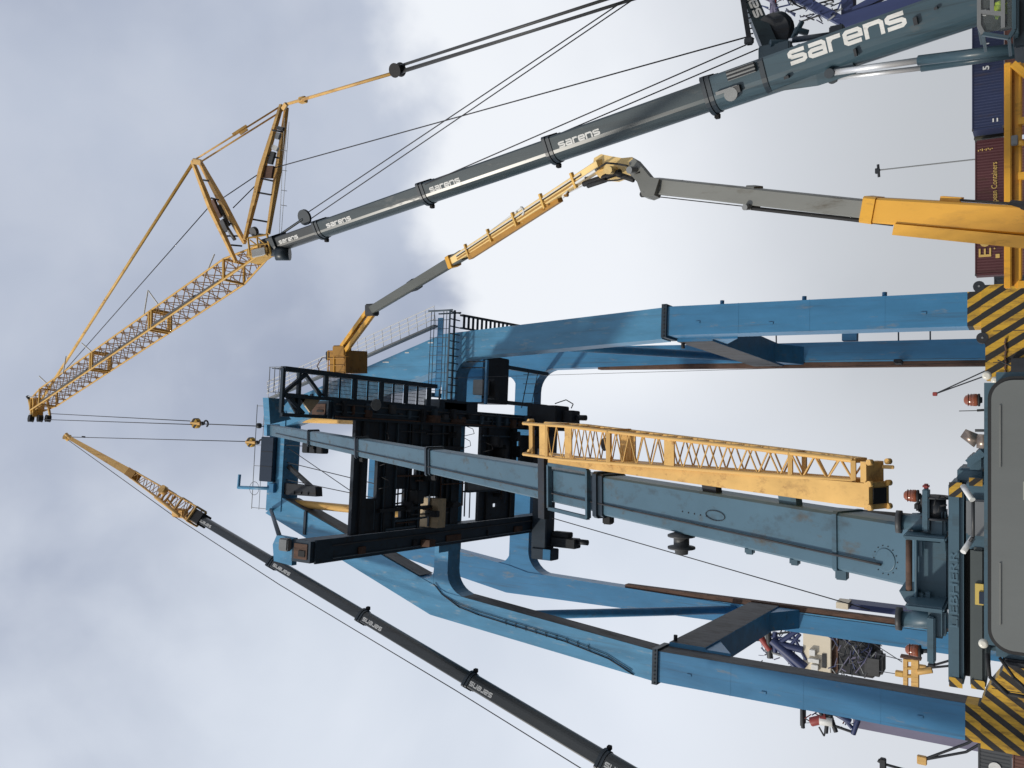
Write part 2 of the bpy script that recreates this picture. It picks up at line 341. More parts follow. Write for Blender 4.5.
# --- near frame
for side in (0, 1):
    fx = (lambda s: s) if side == 0 else (lambda s: 19.35 - s)
    lo, hi = (-1.0, .7) if side == 0 else (18.6, 20.27)
    lg = gp('leg', MB().box((lo, 0, 5.2), (hi, 1.55, 20.7)), gblue)
    gp('leg_shoe', MB().box((lo - .004, -.004, 4.0), (hi + .004, 1.56, 5.2)), hazL if side == 0 else hazR, lg, 'leg foot painted with yellow and black stripes')
    gp('knee_flange', MB().box((lo - .14, -.14, 20.55), (hi + .14, 1.69, 20.86)), gdark, lg)
    for k in range(9):
        rod('flange_bolt', (lo - .05 + k * .22, -.19, 20.7), (lo - .05 + k * .22, -.13, 20.7), .05, gblack, lg)
    out0, in0 = (-1.0, .7) if side == 0 else (-.88, .95)
    poly = [(out0, 20.86), (in0, 20.86), (2.15 if side == 0 else 1.85, 35.3), (.55 if side == 0 else .2, 36.5)]
    ul = gp('upper_leg', MB().prism([(fx(a), b) for a, b in poly], 0.02, 1.5), gblue_old)
    for z_ in (8.9, 12.6, 16.4): gp('weld_seam', MB().box((lo - .006, -.008, z_), (hi + .006, .3, z_ + .045)), gblue, lg)
    for z_ in (7.0, 14.5, 18.6): gp('lug_plate', MB().box((lo + .3 + .05 * z_ % .6, -.05, z_), (lo + .42 + .05 * z_ % .6, 0, z_ + .25)), gblue, lg)
    poly = [(.55 if side == 0 else .2, 36.5), (2.15 if side == 0 else 1.85, 35.3), (2.5, 36.3), (7.25 if side == 0 else 6.7, 50.6), (6.0 if side == 0 else 5.4, 52.3)]
    al = gp('a_frame_leg', MB().prism([(fx(a), b) for a, b in poly], .02, 1.5), gblue_old)
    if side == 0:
        gp('inner_side', MB().box((hi + .002, .02, 5.2), (hi + .014, 1.53, 20.55)), dullgrey, lg, 'dull grey inner side of the left leg')
        gp('inner_side', MB().beam((.712, .76, 20.9), (2.03, .76, 34.0), 1.42, .012, (1, 0, 0)), dullgrey, ul)
        gp('inner_side', MB().beam((3.0, .76, 37.5), (7.2, .76, 50.3), 1.42, .03, (1, 0, 0)), dullgrey, al)
    # joint flange on the A-frame leg
    a0 = Vector((fx(4.75 if side == 0 else 4.3), 0, 48.0)); d = Vector((fx(6.45 if side == 0 else 6.0), 0, 48.0))
    gp('joint_flange', MB().prism([(a0.x, 48.0), (a0.x, 48.22), (d.x, 48.22), (d.x, 48.0)], -.1, 1.62), gdark, al)
    gp('gusset', fillet(fx(2.18 if side == 0 else 1.9), 35.3, 1 if side == 0 else -1, -1, 1.35, .05, 1.45, -.1), gblue_old, ul)
    gp('upper_gusset', fillet(fx(2.6), 36.4, 1 if side == 0 else -1, 1, .9, .05, 1.45, .33), gblue_old, ul)
gp('crossbeam', MB().box((2.05, .06, 35.3), (17.4, 1.44, 36.4)), gblue_old)
gp('apex_beam', MB().box((6.2, -.05, 50.65), (13.7, 1.6, 52.2)), gblue_old)
gp('machine_panel', MB().bbox((8.4, -.45, 51.35), (11.75, .45, 52.7), .04), navy)  # navy colour holds the shade on this panel
gp('panel_rib', MB().box((9.5, -.48, 51.4), (9.54, -.45, 52.6)), gblack); gp('panel_rib', MB().box((10.62, -.48, 51.4), (10.66, -.45, 52.6)), gblack)
for s_ in (6.85, 13.2): gp('support_tube', MB().tube((s_, .8, 36.4), (s_, .8, 50.7), .29, 12), yellow, None, 'yellow vertical tube under the apex beam')
# handrails on the apex beam
rail = gp('apex_handrail', MB().tube((6.2, .1, 53.9), (14.2, .1, 53.9), .028, 5), grate)
for s_ in (6.3, 7.9, 9.5, 11.1, 12.7, 14.1): rod('handrail_post', (s_, .1, 52.2), (s_, .1, 53.9), .025, grate, rail)
rod('handrail_bar', (6.2, .1, 53.1), (14.2, .1, 53.1), .02, grate, rail)
dv = gp('davit', MB().tube((7.9, -.1, 51.4), (7.75, -.1, 55.3), .13, 8), gblue_old)
rod('davit_arm', (7.72, -.1, 55.25), (8.75, -.1, 55.2), .12, gblue_old, dv); gp('davit_foot', MB().bbox((7.6, -.35, 51.2), (8.3, .1, 51.7)), gblue, dv)
mb = MB(); 
for i in range(20):
    a, b = 2 * math.pi * i / 20, 2 * math.pi * (i + 1) / 20
    mb.tube((7.8 + .5 * math.cos(a), -.2, 53.4 + .5 * math.sin(a)), (7.8 + .5 * math.cos(b), -.2, 53.4 + .5 * math.sin(b)), .018, 4)
gp('cable_loop', mb, cable, dv)
# bracket and flood lights under the apex beam
br = gp('sheave_bracket', MB().prism([(7.5, 50.65), (8.35, 50.65), (8.25, 47.5), (7.55, 47.4)], .2, .9), gblack)  # near-black colour stands in for the bracket's unlit front
rod('bracket_brace', (9.6, .5, 50.6), (8.1, .5, 48.0), .14, gblack, br, square=True)
for k in range(3): rod('bracket_pin', (7.7, .1, 48.2 + .7 * k), (7.7, .98, 48.2 + .7 * k), .1, gblack, br)
for k in range(3):
    fl = gp('floodlight', MB().bbox((10.75, -1.6 + .02 * k, 45.3 + k * .72), (11.5, -.9, 45.9 + k * .72), .06), gblack)
    rod('lamp_stem', (11.2, -.9, 45.6 + k * .72), (11.2, 0.1, 50.65), .03, cable, fl)
# thin stay ropes hanging from the apex
for a, b in (((8.6, .4, 50.7), (8.2, -5, 36)), ((9.9, .4, 50.7), (9.2, -6, 36)), ((11, .4, 50.7), (7.6, -6, 36))): rod('stay_rope', a, b, .03, cable, G)
# --- far frame
for side in (0, 1):
    fx = (lambda s: s) if side == 0 else (lambda s: 19.35 - s)
    lo, hi = sorted((fx(-.75), fx(.55)))
    lg = gp('leg', MB().box((lo, 17.8, 4.2), (hi, 19.2, 20.2)), gblue)
    ul = gp('upper_leg', MB().prism([(fx(-.75), 20.2), (fx(.55), 20.2), (fx(1.0), 39.5), (fx(-.95), 41.5)], 17.8, 19.2), gblue)
    ra, rb = (hi + .003, hi + .02) if side == 0 else (lo - .02, lo - .003)
    gp('rusty_side_plate', MB().box((ra, 17.83, 4.2), (rb, 19.15, 20.0)), rust, lg, 'brown rusty inner side of the far leg')
    al = gp('a_frame_leg', MB().prism([(fx(-.95), 41.5), (fx(1.0), 39.5), (fx(1.4), 41.4), (fx(3.3), 57.2), (fx(1.6), 57.2)], 17.8, 19.2), gblue)
    gp('gusset', fillet(fx(.98), 39.5, 1 if side == 0 else -1, -1, 1.9, 17.85, 19.15, -.024), gblue, ul)
    gp('upper_gusset', fillet(fx(1.4), 41.3, 1 if side == 0 else -1, 1, 1.3, 17.85, 19.15, .12), gblue, ul)
gp('crossbeam', MB().box((.9, 17.86, 39.5), (18.45, 19.14, 41.4)), gblue)
gp('crossbeam', MB().box((1.7, 17.9, 56.2), (17.6, 19.1, 57.6)), gblue)
# --- portal beams joining near and far frames, braces
for side in (0, 1):
    fx = (lambda s: s) if side == 0 else (lambda s: 19.35 - s)
    lo, hi = sorted((fx(-.55), fx(.95)))
    pb = gp('portal_beam', MB().box((lo, 1.55, 18.35), (hi, 17.8, 20.5)), gblue)
    gp('portal_haunch', MB().prism([(1.55, 16.9), (1.55, 18.35), (4.2, 18.35)], lo + .1, hi - .1, 'x'), gblue, pb)
    gp('portal_haunch', MB().prism([(17.8, 16.9), (17.8, 18.35), (15.2, 18.35)], lo + .1, hi - .1, 'x'), gblue, pb)
    gp('portal_side', MB().box(((lo - .012 if side else hi + .002), 1.6, 18.37), ((lo - .002 if side else hi + .012), 17.75, 20.48)), dullgrey, pb)
    rod('web_pin', ((lo if side else hi), 2.0, 20.3), ((lo if side else hi) + (-.35 if side else .35), 2.0, 20.3), .12, gblack, pb)
    gp('diagonal_brace', MB().tube((fx(.7), 1.4, 33.2), (fx(.25), 17.8, 21.6), .3, 10), gblue)
gp('side_bracket', MB().box((20.2, 17.9, 13.3), (21.6, 18.6, 14.3)), gblue)
for z_ in (8.6, 10.6, 19.0, 22.4, 24.6): rod('side_rod', (20.1, 18.2, z_), (21.6, 18.0, z_), .05, gdark, G)
for sg in (0, 1):
    a_, b_ = ((.56, 1.05), (18.3, 18.79))[sg]; tg = gp('cable_trough', MB().box((a_, 17.9, 4.2), (b_, 18.6, 33.5 if sg else 30.5)), rust, None, 'brown cable trough along the far leg')
    gp('trough_strip', MB().box((a_ if sg == 0 else b_ - .12, 17.84, 4.2), (a_ + .12 if sg == 0 else b_, 17.88, 30)), gblue_old, tg)
# --- sill beam with warning stripes, and bogies
sl = gp('sill_beam', MB().prism([(-1.2, 1.5), (-1.2, 4.55), (.9, 4.55), (1.6, 4.25), (2.2, 3.85), (3.0, 3.4), (9.6, 3.4), (9.6, 1.5)], -.1, 1.7), hazL, None, 'left half of the sill beam with rising yellow and black stripes')
gp('sill_beam', MB().prism([(9.61, 1.5), (9.61, 3.4), (16.0, 3.4), (16.05, 4.42), (17.6, 4.42), (18.3, 4.6), (20.55, 4.6), (20.55, 1.5)], -.1, 1.7), hazR, None, 'right half of the sill beam with falling yellow and black stripes')
for s_, z_ in ((20.5, 4.7), (18.0, 4.55)):
    lug = gp('lug_plate', MB().lathe((s_, -.12, z_), (0, 1, 0), [(0, .26), (.3, .26)], 16), gblack); gp('lug_pin', MB().lathe((s_, -.15, z_), (0, 1, 0), [(0, .05), (.05, .05)], 10), grate, lug)
for s_ in (-.2, 19.55):
    for q_ in (.2, 17.9):
        bg_ = gp('bogie', MB().bbox((s_ - 2.4, q_, .55), (s_ + 2.4, q_ + 1.3, 1.5), .08), gblue)
        for k in range(4): gp('rail_wheel', MB().lathe((s_ - 1.8 + 1.2 * k, q_ + .35, .36), (0, 1, 0), [(0, .36), (.6, .36)], 18), greydk, bg_)
gp('sill_beam', MB().box((-1.2, 17.7, 1.5), (20.5, 19.3, 4.2)), gblue)
# rust and fittings at the sill
for i in range(6): rod('chain_link', (16.2 + .3 * i, -.16, 3.55 + .05 * (i % 2)), (16.45 + .3 * i, -.16, 3.6 - .05 * (i % 2)), .05, rust, sl)
gp('sill_box', MB().bbox((16.25, -.45, 2.75), (17.0, -.1, 3.35), .04), gblack, sl); rod('sill_handle', (16.6, -.3, 3.3), (16.9, -.3, 3.9), .03, gblack, sl)
for i, s_ in enumerate((1.6, 3.4, 5.2, 7.0, 8.8, 16.8, 18.3)): gp('plate_seam', MB().box((s_, -.106, 1.5), (s_ + .03, -.1, 3.4 if 3 < s_ < 16 else 4.1)), gblack, sl)
gp('sill_lamp', MB().lathe((15.95, -.3, 4.0), (0, -1, 0), [(0, .18), (.12, .16), (.16, .05)], 14), lampglass, sl)
# --- boom girders, cut off at the near end
for nm, s0, s1, qn in (('left', 5.6, 6.7, -14.0), ('right', 13.05, 13.95, -13.2)):
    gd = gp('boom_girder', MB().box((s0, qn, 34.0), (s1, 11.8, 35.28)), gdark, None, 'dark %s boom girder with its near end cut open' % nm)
    gp('cut_end', MB().box((s0 + .16, qn - .05, 34.18), (s1 - .16, qn - .004, 35.1)), rust, gd)
    gp('cut_hollow', MB().box((s0 + .3, qn - .09, 34.3), (s1 - .5, qn - .055, 34.75)), black, gd)
    gp('girder_flange', MB().box((s0 - .06, qn + .3, 33.9), (s1 + .06, 11.7, 34.0)), gdark, gd)
    for k in range(5): gp('girder_clip', MB().bbox((s0 + .15, -10.5 + k * 4.1 + .7 * (k % 2), 33.78), (s0 + .55, -9.9 + k * 4.1 + .5 * (k % 3), 33.9), .03), gblack if k % 2 else rust, gd)
    gp('crane_rail', MB().box(((s0 + s1) / 2 - .08, qn + .4, 35.28), ((s0 + s1) / 2 + .08, 11.5, 35.42)), rust, gd)
    gp('hanger_bracket', MB().prism([(-.4, 34.0), (-2.8, 34.0), (-.1, 35.9)], s0 - .5 if nm == 'left' else s1, s0 if nm == 'left' else s1 + .5, 'x'), gblue_old, gd)
    gp('stub_plate', MB().box((s0 + .1, -4.9, 33.2), (s0 + .5, -4.3, 33.86)), rust, gd)
# the blue hinge piece and rod hanging at the cut left girder
hg = gp('hinge_plate', MB().prism([(5.35, 35.3), (6.75, 35.3), (6.8, 36.5), (6.3, 36.75), (5.45, 36.6)], -13.95, -13.6), gblue_old)
gp('hinge_block', MB().bbox((6.1, -14.35, 35.3), (6.75, -13.97, 35.95), .06), grate, hg)
gp('stay_link', MB().tube((6.3, -.1, 51.6), (6.5, -13.8, 36.3), .14, 8), gdark, hg)
# --- dark decks between the girders
def deck(name, s0, s1, q0, q1, z0, z1, mat, holes=()):
    d = None; qs = sorted({q0, q1, *[h[2] for h in holes], *[h[3] for h in holes]})
    for a, b in zip(qs, qs[1:]):
        cuts = sorted([(h[0], h[1]) for h in holes if h[2] <= a and h[3] >= b]); x = s0
        mb = MB()
        for c0, c1 in cuts + [(s1, s1)]:
            if c0 > x: mb.box((x, a, z0), (c0, b, z1))
            x = c1
        d = gp(name, mb, mat, d) if d is None else gp('deck_plate', mb, mat, d)
    return d
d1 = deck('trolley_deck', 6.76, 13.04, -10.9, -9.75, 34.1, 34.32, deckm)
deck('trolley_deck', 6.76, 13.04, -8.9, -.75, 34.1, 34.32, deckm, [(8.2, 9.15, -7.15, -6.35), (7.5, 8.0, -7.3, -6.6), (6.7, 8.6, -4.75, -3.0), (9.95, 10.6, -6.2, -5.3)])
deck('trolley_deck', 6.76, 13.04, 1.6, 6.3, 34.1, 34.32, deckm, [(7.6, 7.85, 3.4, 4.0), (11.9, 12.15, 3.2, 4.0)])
for s_ in (8.3, 8.85): rod('hole_bar', (s_ - .02, -7.15, 34.3), (s_ + .02, -6.35, 34.3), .05, gblack, d1)
for q_ in (-6.9, -6.65): rod('hole_bar', (8.2, q_, 34.35), (9.15, q_, 34.35), .05, gblack, d1)
gp('link_plate', MB().box((6.76, -9.76, 34.12), (8.7, -8.89, 34.3)), gblack, d1)
gp('link_plate', MB().box((11.9, -9.76, 34.12), (13.04, -8.89, 34.3)), gblack, d1)
gp('timber_hatch', MB().box((6.75, -3.9, 33.4), (8.5, -3.1, 35.0)), timber, d1, 'pale plywood hatch in the dark trolley deck')
for q_, l in ((-10.3, 1), (-8.3, 0), (-6.0, 0), (-2.3, 0), (2.4, 0), (5.5, 0)): rod('deck_stiffener', (6.8, q_, 34.02), (13.0, q_, 34.02), .08, gblack, d1, square=True)
for s_ in (8.0, 11.6): rod('deck_stringer', (s_, -8.8, 33.95), (s_, -.8, 33.95), .1, gblack, d1, square=True)
random.seed(3)
for k in range(16):
    s_, q_ = random.uniform(7, 12.6), random.choice((random.uniform(-8.5, -1.5), random.uniform(1.8, 6)))
    gp('deck_fitting', MB().bbox((s_, q_, 33.5 - random.random() * .3), (s_ + random.uniform(.2, .8), q_ + random.uniform(.2, .8), 34.1), .04), gblack, d1)
random.seed(21)
for k in range(14):        # pipes and trunking under the decks
    s_ = random.uniform(6.9, 12.9); q0_ = random.uniform(-8.6, -3); rod('deck_pipe', (s_, q0_, 33.98 - random.random() * .15), (s_ + random.uniform(-.1, .1), q0_ + random.uniform(1.2, 4), 33.98 - random.random() * .15), random.uniform(.03, .07), random.choice((gmid, rust, dullgrey, gblack)), d1)
for k in range(12):
    q_ = random.uniform(-10.8, 6.2); s_ = random.uniform(6.8, 9); rod('deck_pipe', (s_, q_, 33.95), (s_ + random.uniform(1.5, 4), q_ + random.uniform(-.1, .1), 33.95), random.uniform(.03, .06), random.choice((gmid, rust, dullgrey)), d1)
for k in range(22):        # brackets, boxes and lamps on the right girder
    q_ = -12.6 + k * 1.02 + random.uniform(-.3, .3); w_ = random.uniform(.15, .6); gp('girder_fitting', MB().bbox((13.0 + random.random() * .5, q_, 33.9 - random.uniform(.05, .35)), (13.55 + random.random() * .5, q_ + w_, 33.9), .03), random.choice((gblack, gmid, rust, dullgrey, gmid)), d1)
for s_, m_ in ((13.15, rust), (13.42, gmid), (13.8, dullgrey)): rod('girder_conduit', (s_, -12.8, 33.84), (s_, 9.5, 33.84), .045, m_, d1)
for s_, m_ in ((5.75, gmid), (6.4, dullgrey)): rod('girder_conduit', (s_, -12.5, 33.85), (s_, 9.5, 33.85), .04, m_, d1)
for k in range(9):
    s_ = random.uniform(9, 12.8); mbh = MB(); q_ = random.choice((-.6, 1.7, -8.8)); d_ = random.uniform(.4, 1.0); mbh.path([(s_, q_, 34.05), (s_ + .2, q_ + .1, 34.05 - d_), (s_ + .5, q_ + .15, 34.05 - d_ * .8), (s_ + .7, q_ + .1, 34.05)], .022, 4); gp('hanging_cable', mbh, cable, d1)
for k in range(7): gp('deck_rib', MB().box((6.8, -8.5 + 1.12 * k, 33.97), (13.0, -8.42 + 1.12 * k, 34.1)), gmid if k % 2 else gdark, d1)
for s_ in (9.2, 10.4, 12.4): gp('deck_rib', MB().box((s_, 1.7, 33.94), (s_ + .1, 6.2, 34.1)), gmid, d1)
# service platform with grating below the right of the boom (between the decks), grey
gp('service_platform', MB().box((8.9, -.9, 33.3), (10.9, 4.6, 33.5)), grate); gp('platform_edge', MB().box((8.8, -1.0, 33.18), (8.9, 4.7, 33.62)), gdark)
# end carriage hung at the far end of the girders
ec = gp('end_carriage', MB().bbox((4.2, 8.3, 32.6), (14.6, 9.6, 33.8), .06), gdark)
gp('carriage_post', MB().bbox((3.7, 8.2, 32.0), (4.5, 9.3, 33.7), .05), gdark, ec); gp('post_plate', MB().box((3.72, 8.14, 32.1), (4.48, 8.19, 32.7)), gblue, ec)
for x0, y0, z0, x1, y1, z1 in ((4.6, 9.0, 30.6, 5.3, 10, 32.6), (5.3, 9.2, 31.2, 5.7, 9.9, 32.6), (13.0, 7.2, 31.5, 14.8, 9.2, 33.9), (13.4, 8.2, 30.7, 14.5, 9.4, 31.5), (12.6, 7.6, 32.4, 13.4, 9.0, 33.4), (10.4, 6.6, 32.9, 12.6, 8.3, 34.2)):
    gp('carriage_box', MB().bbox((x0, y0, z0), (x1, y1, z1), .05), gblack, ec)
gp('buffer', MB().tube((14.0, 8.8, 30.75), (14.0, 8.8, 29.9), .2, 8), gblack, ec); gp('buffer', MB().tube((5.1, 9.5, 30.7), (5.1, 9.5, 29.8), .2, 8), gblack, ec)
rod('carriage_rail', (14.6, 8.1, 34.9), (17.3, 8.6, 34.7), .04, gblack, ec); rod('carriage_rail', (14.6, 8.1, 34.1), (17.3, 8.6, 33.9), .03, gblack, ec)
for k in range(4): rod('rail_post', (15 + .7 * k, 8.2, 33.6), (15 + .7 * k, 8.2, 34.9), .025, gblack, ec)
mb = MB(); mb.path([(15.0, 9.0, 32.6), (15.3, 9.2, 31.8), (15.0, 9.4, 31.3), (14.7, 9.5, 31.5)], .04, 5); gp('hose', mb, black, ec)
# --- grating gallery along the right girder
gal = gp('gallery', MB().box((15.25, -16.3, 34.05), (15.5, -3.6, 34.4)), gdark, None, 'dark walkway with grating floor panels beside the right girder')
gp('gallery_inner_beam', MB().box((13.97, -16.2, 34.05), (14.15, -3.6, 34.35)), gdark, gal)
pm = MB()
for k in range(10): pm.box((0, .02 + k * .098, 0), (1.08, .05 + k * .098, .03))
for k in range(6): pm.box((.0 + k * .21, 0, .005), (.025 + k * .21, .95, .025))
pmesh = pm.mesh('grating_panel', grate)
q_ = -13.4
for i in range(5):
    gp('gallery_cross_beam', MB().box((14.16, q_ - .14, 34.02), (15.24, q_ + .14, 34.16)), gdark, gal)
    for k in (0, 1):
        if q_ + .15 + k < -4.3:
            p = link('grating_panel', pmesh, gal); p.location = (14.16, q_ + .15 + k * 1.0, 34.2)
    rod('gallery_joist', (14.16, q_ + 1.13, 34.12), (15.24, q_ + 1.13, 34.12), .04, gdark, gal, square=True)
    q_ += 2.25
for s_ in (15.4,):
    for k in range(9): rod('handrail_post', (s_, -16.2 + 1.55 * k, 34.3), (s_, -16.2 + 1.55 * k, 35.0), .02, gdark, gal)
    rod('handrail_bar', (s_, -16.3, 35.0), (s_, -3.6, 35.0), .02, gdark, gal)
# open frame with bracing at the near end of the gallery
for a, b in (((15.4, -16.3, 34.2), (13.2, -16.3, 34.2)), ((15.4, -15.2, 34.2), (13.0, -15.2, 34.2)), ((13.1, -16.3, 34.2), (13.1, -12.5, 34.2)), ((14.2, -16.2, 34.2), (15.2, -14.8, 34.2)), ((15.2, -14.8, 34.2), (14.2, -13.6, 34.2)), ((14.2, -16.2, 34.2), (13.2, -14.8, 34.2))):
    rod('gallery_frame', a, b, .09, gdark, gal, square=True)
gp('gallery_plate', MB().prism([(13.2, -15.2), (14.2, -16.1), (14.2, -14.4)], 34.3, 34.4, 'z'), grate, gal)
gp('gallery_plate', MB().prism([(13.3, -14.2), (14.1, -15.1), (14.1, -13.4)], 34.3, 34.4, 'z'), timber, gal)
gp('blue_hood', MB().prism([(12.6, -16.6), (13.9, -16.8), (13.9, -15.4), (13.4, -15.9), (12.9, -15.2)], 34.6, 35.0, 'z'), gblue_old, gal)
for z_ in (34.4, 34.75, 35.1): rod('ladder_hoop', (14.2, -16.35, z_), (15.45, -16.35, z_), .02, grate, gal)
for s_ in (14.2, 14.8, 15.45): rod('ladder_rail', (s_, -16.35, 34.2), (s_, -16.35, 35.15), .02, grate, gal)
gp('loudspeaker', MB().lathe((13.9, -10.4, 33.5), (0, -.3, -1), [(0, .08), (.15, .12), (.5, .33), (.52, .3)], 12), grate, gal)
# --- platform in front of the near crossbeam, beside the right leg
wp = gp('leg_platform', MB().box((14.6, -.75, 35.0), (20.6, -.62, 35.1)), gdark, None, 'dark railed platform across the top of the right leg')
gp('platform_panel', MB().box((14.9, -.95, 35.75), (20.1, -.9, 36.2)), gblue, wp)
for z_ in (35.35, 35.6, 36.35, 36.6): rod('platform_rail', (14.6, -1.15, z_), (20.55, -1.15, z_), .026, gmid, wp)
for k in range(11): rod('platform_post', (14.7 + .58 * k, -1.15, 35.05), (14.7 + .58 * k, -1.15, 36.65), .022, gmid, wp)
rod('platform_end_post', (20.55, -1.15, 34.9), (20.55, -1.15, 36.85), .06, gmid, wp); rod('platform_end_post', (20.5, -.2, 34.9), (20.5, -.2, 36.7), .06, gmid, wp)
gp('toe_plate', MB().box((14.6, -1.22, 35.0), (20.6, -1.18, 35.12)), gmid, wp)
for k in range(13): rod('platform_joist', (14.7 + .48 * k, -1.18, 35.03), (14.7 + .48 * k, -.1, 35.03), .035, gmid, wp, square=True)
# --- slatted stair along the outer side of the right leg
st = gp('side_walkway', MB().beam((20.35, -.1, 34.9), (20.6, 12.5, 33.9), .12, .3), greydk, None, 'slatted walkway behind the right leg')
gp('walkway_stringer', MB().beam((19.5, -.1, 34.9), (19.7, 12.5, 33.9), .1, .25), gdark, st)
for k in range(26): gp('tread', MB().box((19.55, .1 + .48 * k, 34.87 - .0385 * k), (20.4, .32 + .48 * k, 34.92 - .0385 * k)), gdark, st)
# --- electrical box between the frames, small boxes by the leg
eb = gp('electrical_cabin', MB().bbox((14.8, 4.2, 35.9), (18.2, 7.8, 38.2), .06), gblack); gp('cabin_edge', MB().box((14.8, 3.9, 35.7), (18.4, 4.15, 38.2)), gblue, eb)
gp('cabin_leg_beam', MB().box((15.0, 1.45, 38.2), (15.3, 18, 38.5)), gdark, eb); gp('cabin_leg_beam', MB().box((17.8, 1.45, 38.2), (18.1, 18, 38.5)), gdark, eb)
jb = gp('junction_box', MB().bbox((15.1, .2, 33.2), (16.1, 1.0, 34.0), .04), grate); gp('junction_rail', MB().box((14.5, .3, 33.0), (17.4, .5, 33.15)), gblue, jb); gp('junction_unit', MB().bbox((14.9, 1.1, 32.9), (16.2, 1.8, 33.9), .05), gblack, jb)
for s_ in (14.6, 16.9, 17.3): rod('junction_hanger', (s_, .4, 33.1), (s_, .4, 35.3), .04, gblack, jb)
gp('slanted_shield', MB().prism([(-3.4, 34.0), (.9, 34.0), (-3.4, 35.2)], 13.97, 14.6, 'x'), gdark)
# --- walkway with handrails along the right A-frame leg
aw = gp('a_frame_stair', MB().beam((14.6, -.2, 52.4), (19.7, -.2, 36.9), .5, .12, (1, 0, .3)), grate, None, 'pale stair with handrails on the right A-frame leg')
for off, h in ((.45, 0), (.75, 0), (1.05, 0), (1.35, 0)): rod('stair_rail', (14.6 + off, -.2, 52.6), (19.7 + off, -.2, 37.1), .03, white_m, aw)
for k in range(22):
    u_ = k / 21; rod('stair_post', (14.6 + 5.1 * u_, -.2, 52.4 - 15.5 * u_), (15.95 + 5.1 * u_, -.2, 52.65 - 15.5 * u_), .024, white_m, aw)
for k in range(8):
    u_ = k / 8 + .05; gp('splash_mark', MB().box((14.1 + 5.1 * u_ - .26, .0, 52.0 - 15.5 * u_ - .35 - .1 * (k % 3)), (14.1 + 5.1 * u_ - .19, .022, 52.0 - 15.5 * u_)), white_m, aw)
# cables and small fittings on the legs
mb = MB(); pth = [(2.6, -.03, 36.3), (2.0, -.03, 35.6), (1.35, -.03, 34.2), (1.05, -.03, 32.6), (.75, -.03, 30), (.35, -.03, 26.5), (-.2, -.03, 23.6), (-.85, -.03, 22.0)]
mb.path(pth, .035, 5); gp('cable_run', mb, cable)
mb = MB(); mb.path([p_ if i < 2 else (p_[0] + .22, p_[1], p_[2] + .12) for i, p_ in enumerate(pth)], .022, 5); gp('cable_run', mb, cable)
for k in range(9): rod('cable_clamp', (.72 - .075 * k, -.04, 30.6 - .72 * k), (1.05 - .08 * k, -.04, 30.7 - .72 * k), .022, gblack, G)
for z_, n_ in ((17.5, 3), (13.0, 2), (9.0, 2)): rod('leg_lug', (20.35, .5, z_), (20.55, .5, z_), .12, gblue, G)
fb = gp('leg_flood_lamp', MB().bbox((18.4, 16.6, 10.2), (18.7, 17.6, 10.7), .05), gblack); rod('lamp_bar', (18.5, 16.4, 10.6), (18.5, 17.8, 10.6), .06, gblack, fb)

# ================================================================== telescopic booms
def telescope(parent, P0, P1, cuts, widths, heights, bdir, ndir, mats, rounded, collar_w=.5, name='boom_section'):
    """sections between the given fractions; returns list of (object, start, end, w, h), axes"""
    a = (P1 - P0).normalized(); Ln = (P1 - P0).length; n = ortho(a, ndir); b = ortho(a, bdir); b = (b - n * b.dot(n)).normalized()
    out = []
    for i, (u0, u1) in enumerate(zip(cuts, cuts[1:])):
        A, B = P0 + a * (Ln * (u0 - (.01 if i else 0))), P0 + a * (Ln * u1)
        o = part(name, MB().loft(A, B, boom_prof(widths[i], heights[i], rounded), b, n), mats[i], parent)
        if rounded:
            for p in o.data.polygons: p.use_smooth = False
        w, h = widths[i] + .09, heights[i] + .09
        if i < len(widths) - 1:
            E_ = P0 + a * (Ln * u1)
            part('boom_collar', MB().loft(E_ - a * collar_w, E_ + a * .02, boom_prof(w, h, rounded), b, n), collar, o)
            part('collar_lip', MB().loft(E_ - a * .12, E_ + a * .06, boom_prof(w + .10, h + .10, rounded), b, n), collar, o)
            # wear-pad lugs under the collar
            part('wear_pad', MB().bbox((-.12, -.12, -.12), (.12, .12, .12), .03).shift(E_ - a * .05 - b * (h * .5 + .1)), black, o)
        out.append((o, A, B, widths[i], heights[i]))
    return out, a, b, n
def shift(s, d):
    s.v = [v + d for v in s.v]; return s
MB.shift = shift
def wheel(parent, c, axis, r=.72, w=.45):
    t = part('tyre', MB().lathe(c, axis, [(-w / 2, r * .62), (-w / 2, r * .93), (-w * .36, r), (w * .36, r), (w / 2, r * .93), (w / 2, r * .62)], 22), black, parent)
    part('rim', MB().lathe(c, axis, [(-w * .42, r * .2), (-w * .42, r * .6), (w * .42, r * .6), (w * .42, r * .2)], 16), greydk, t)
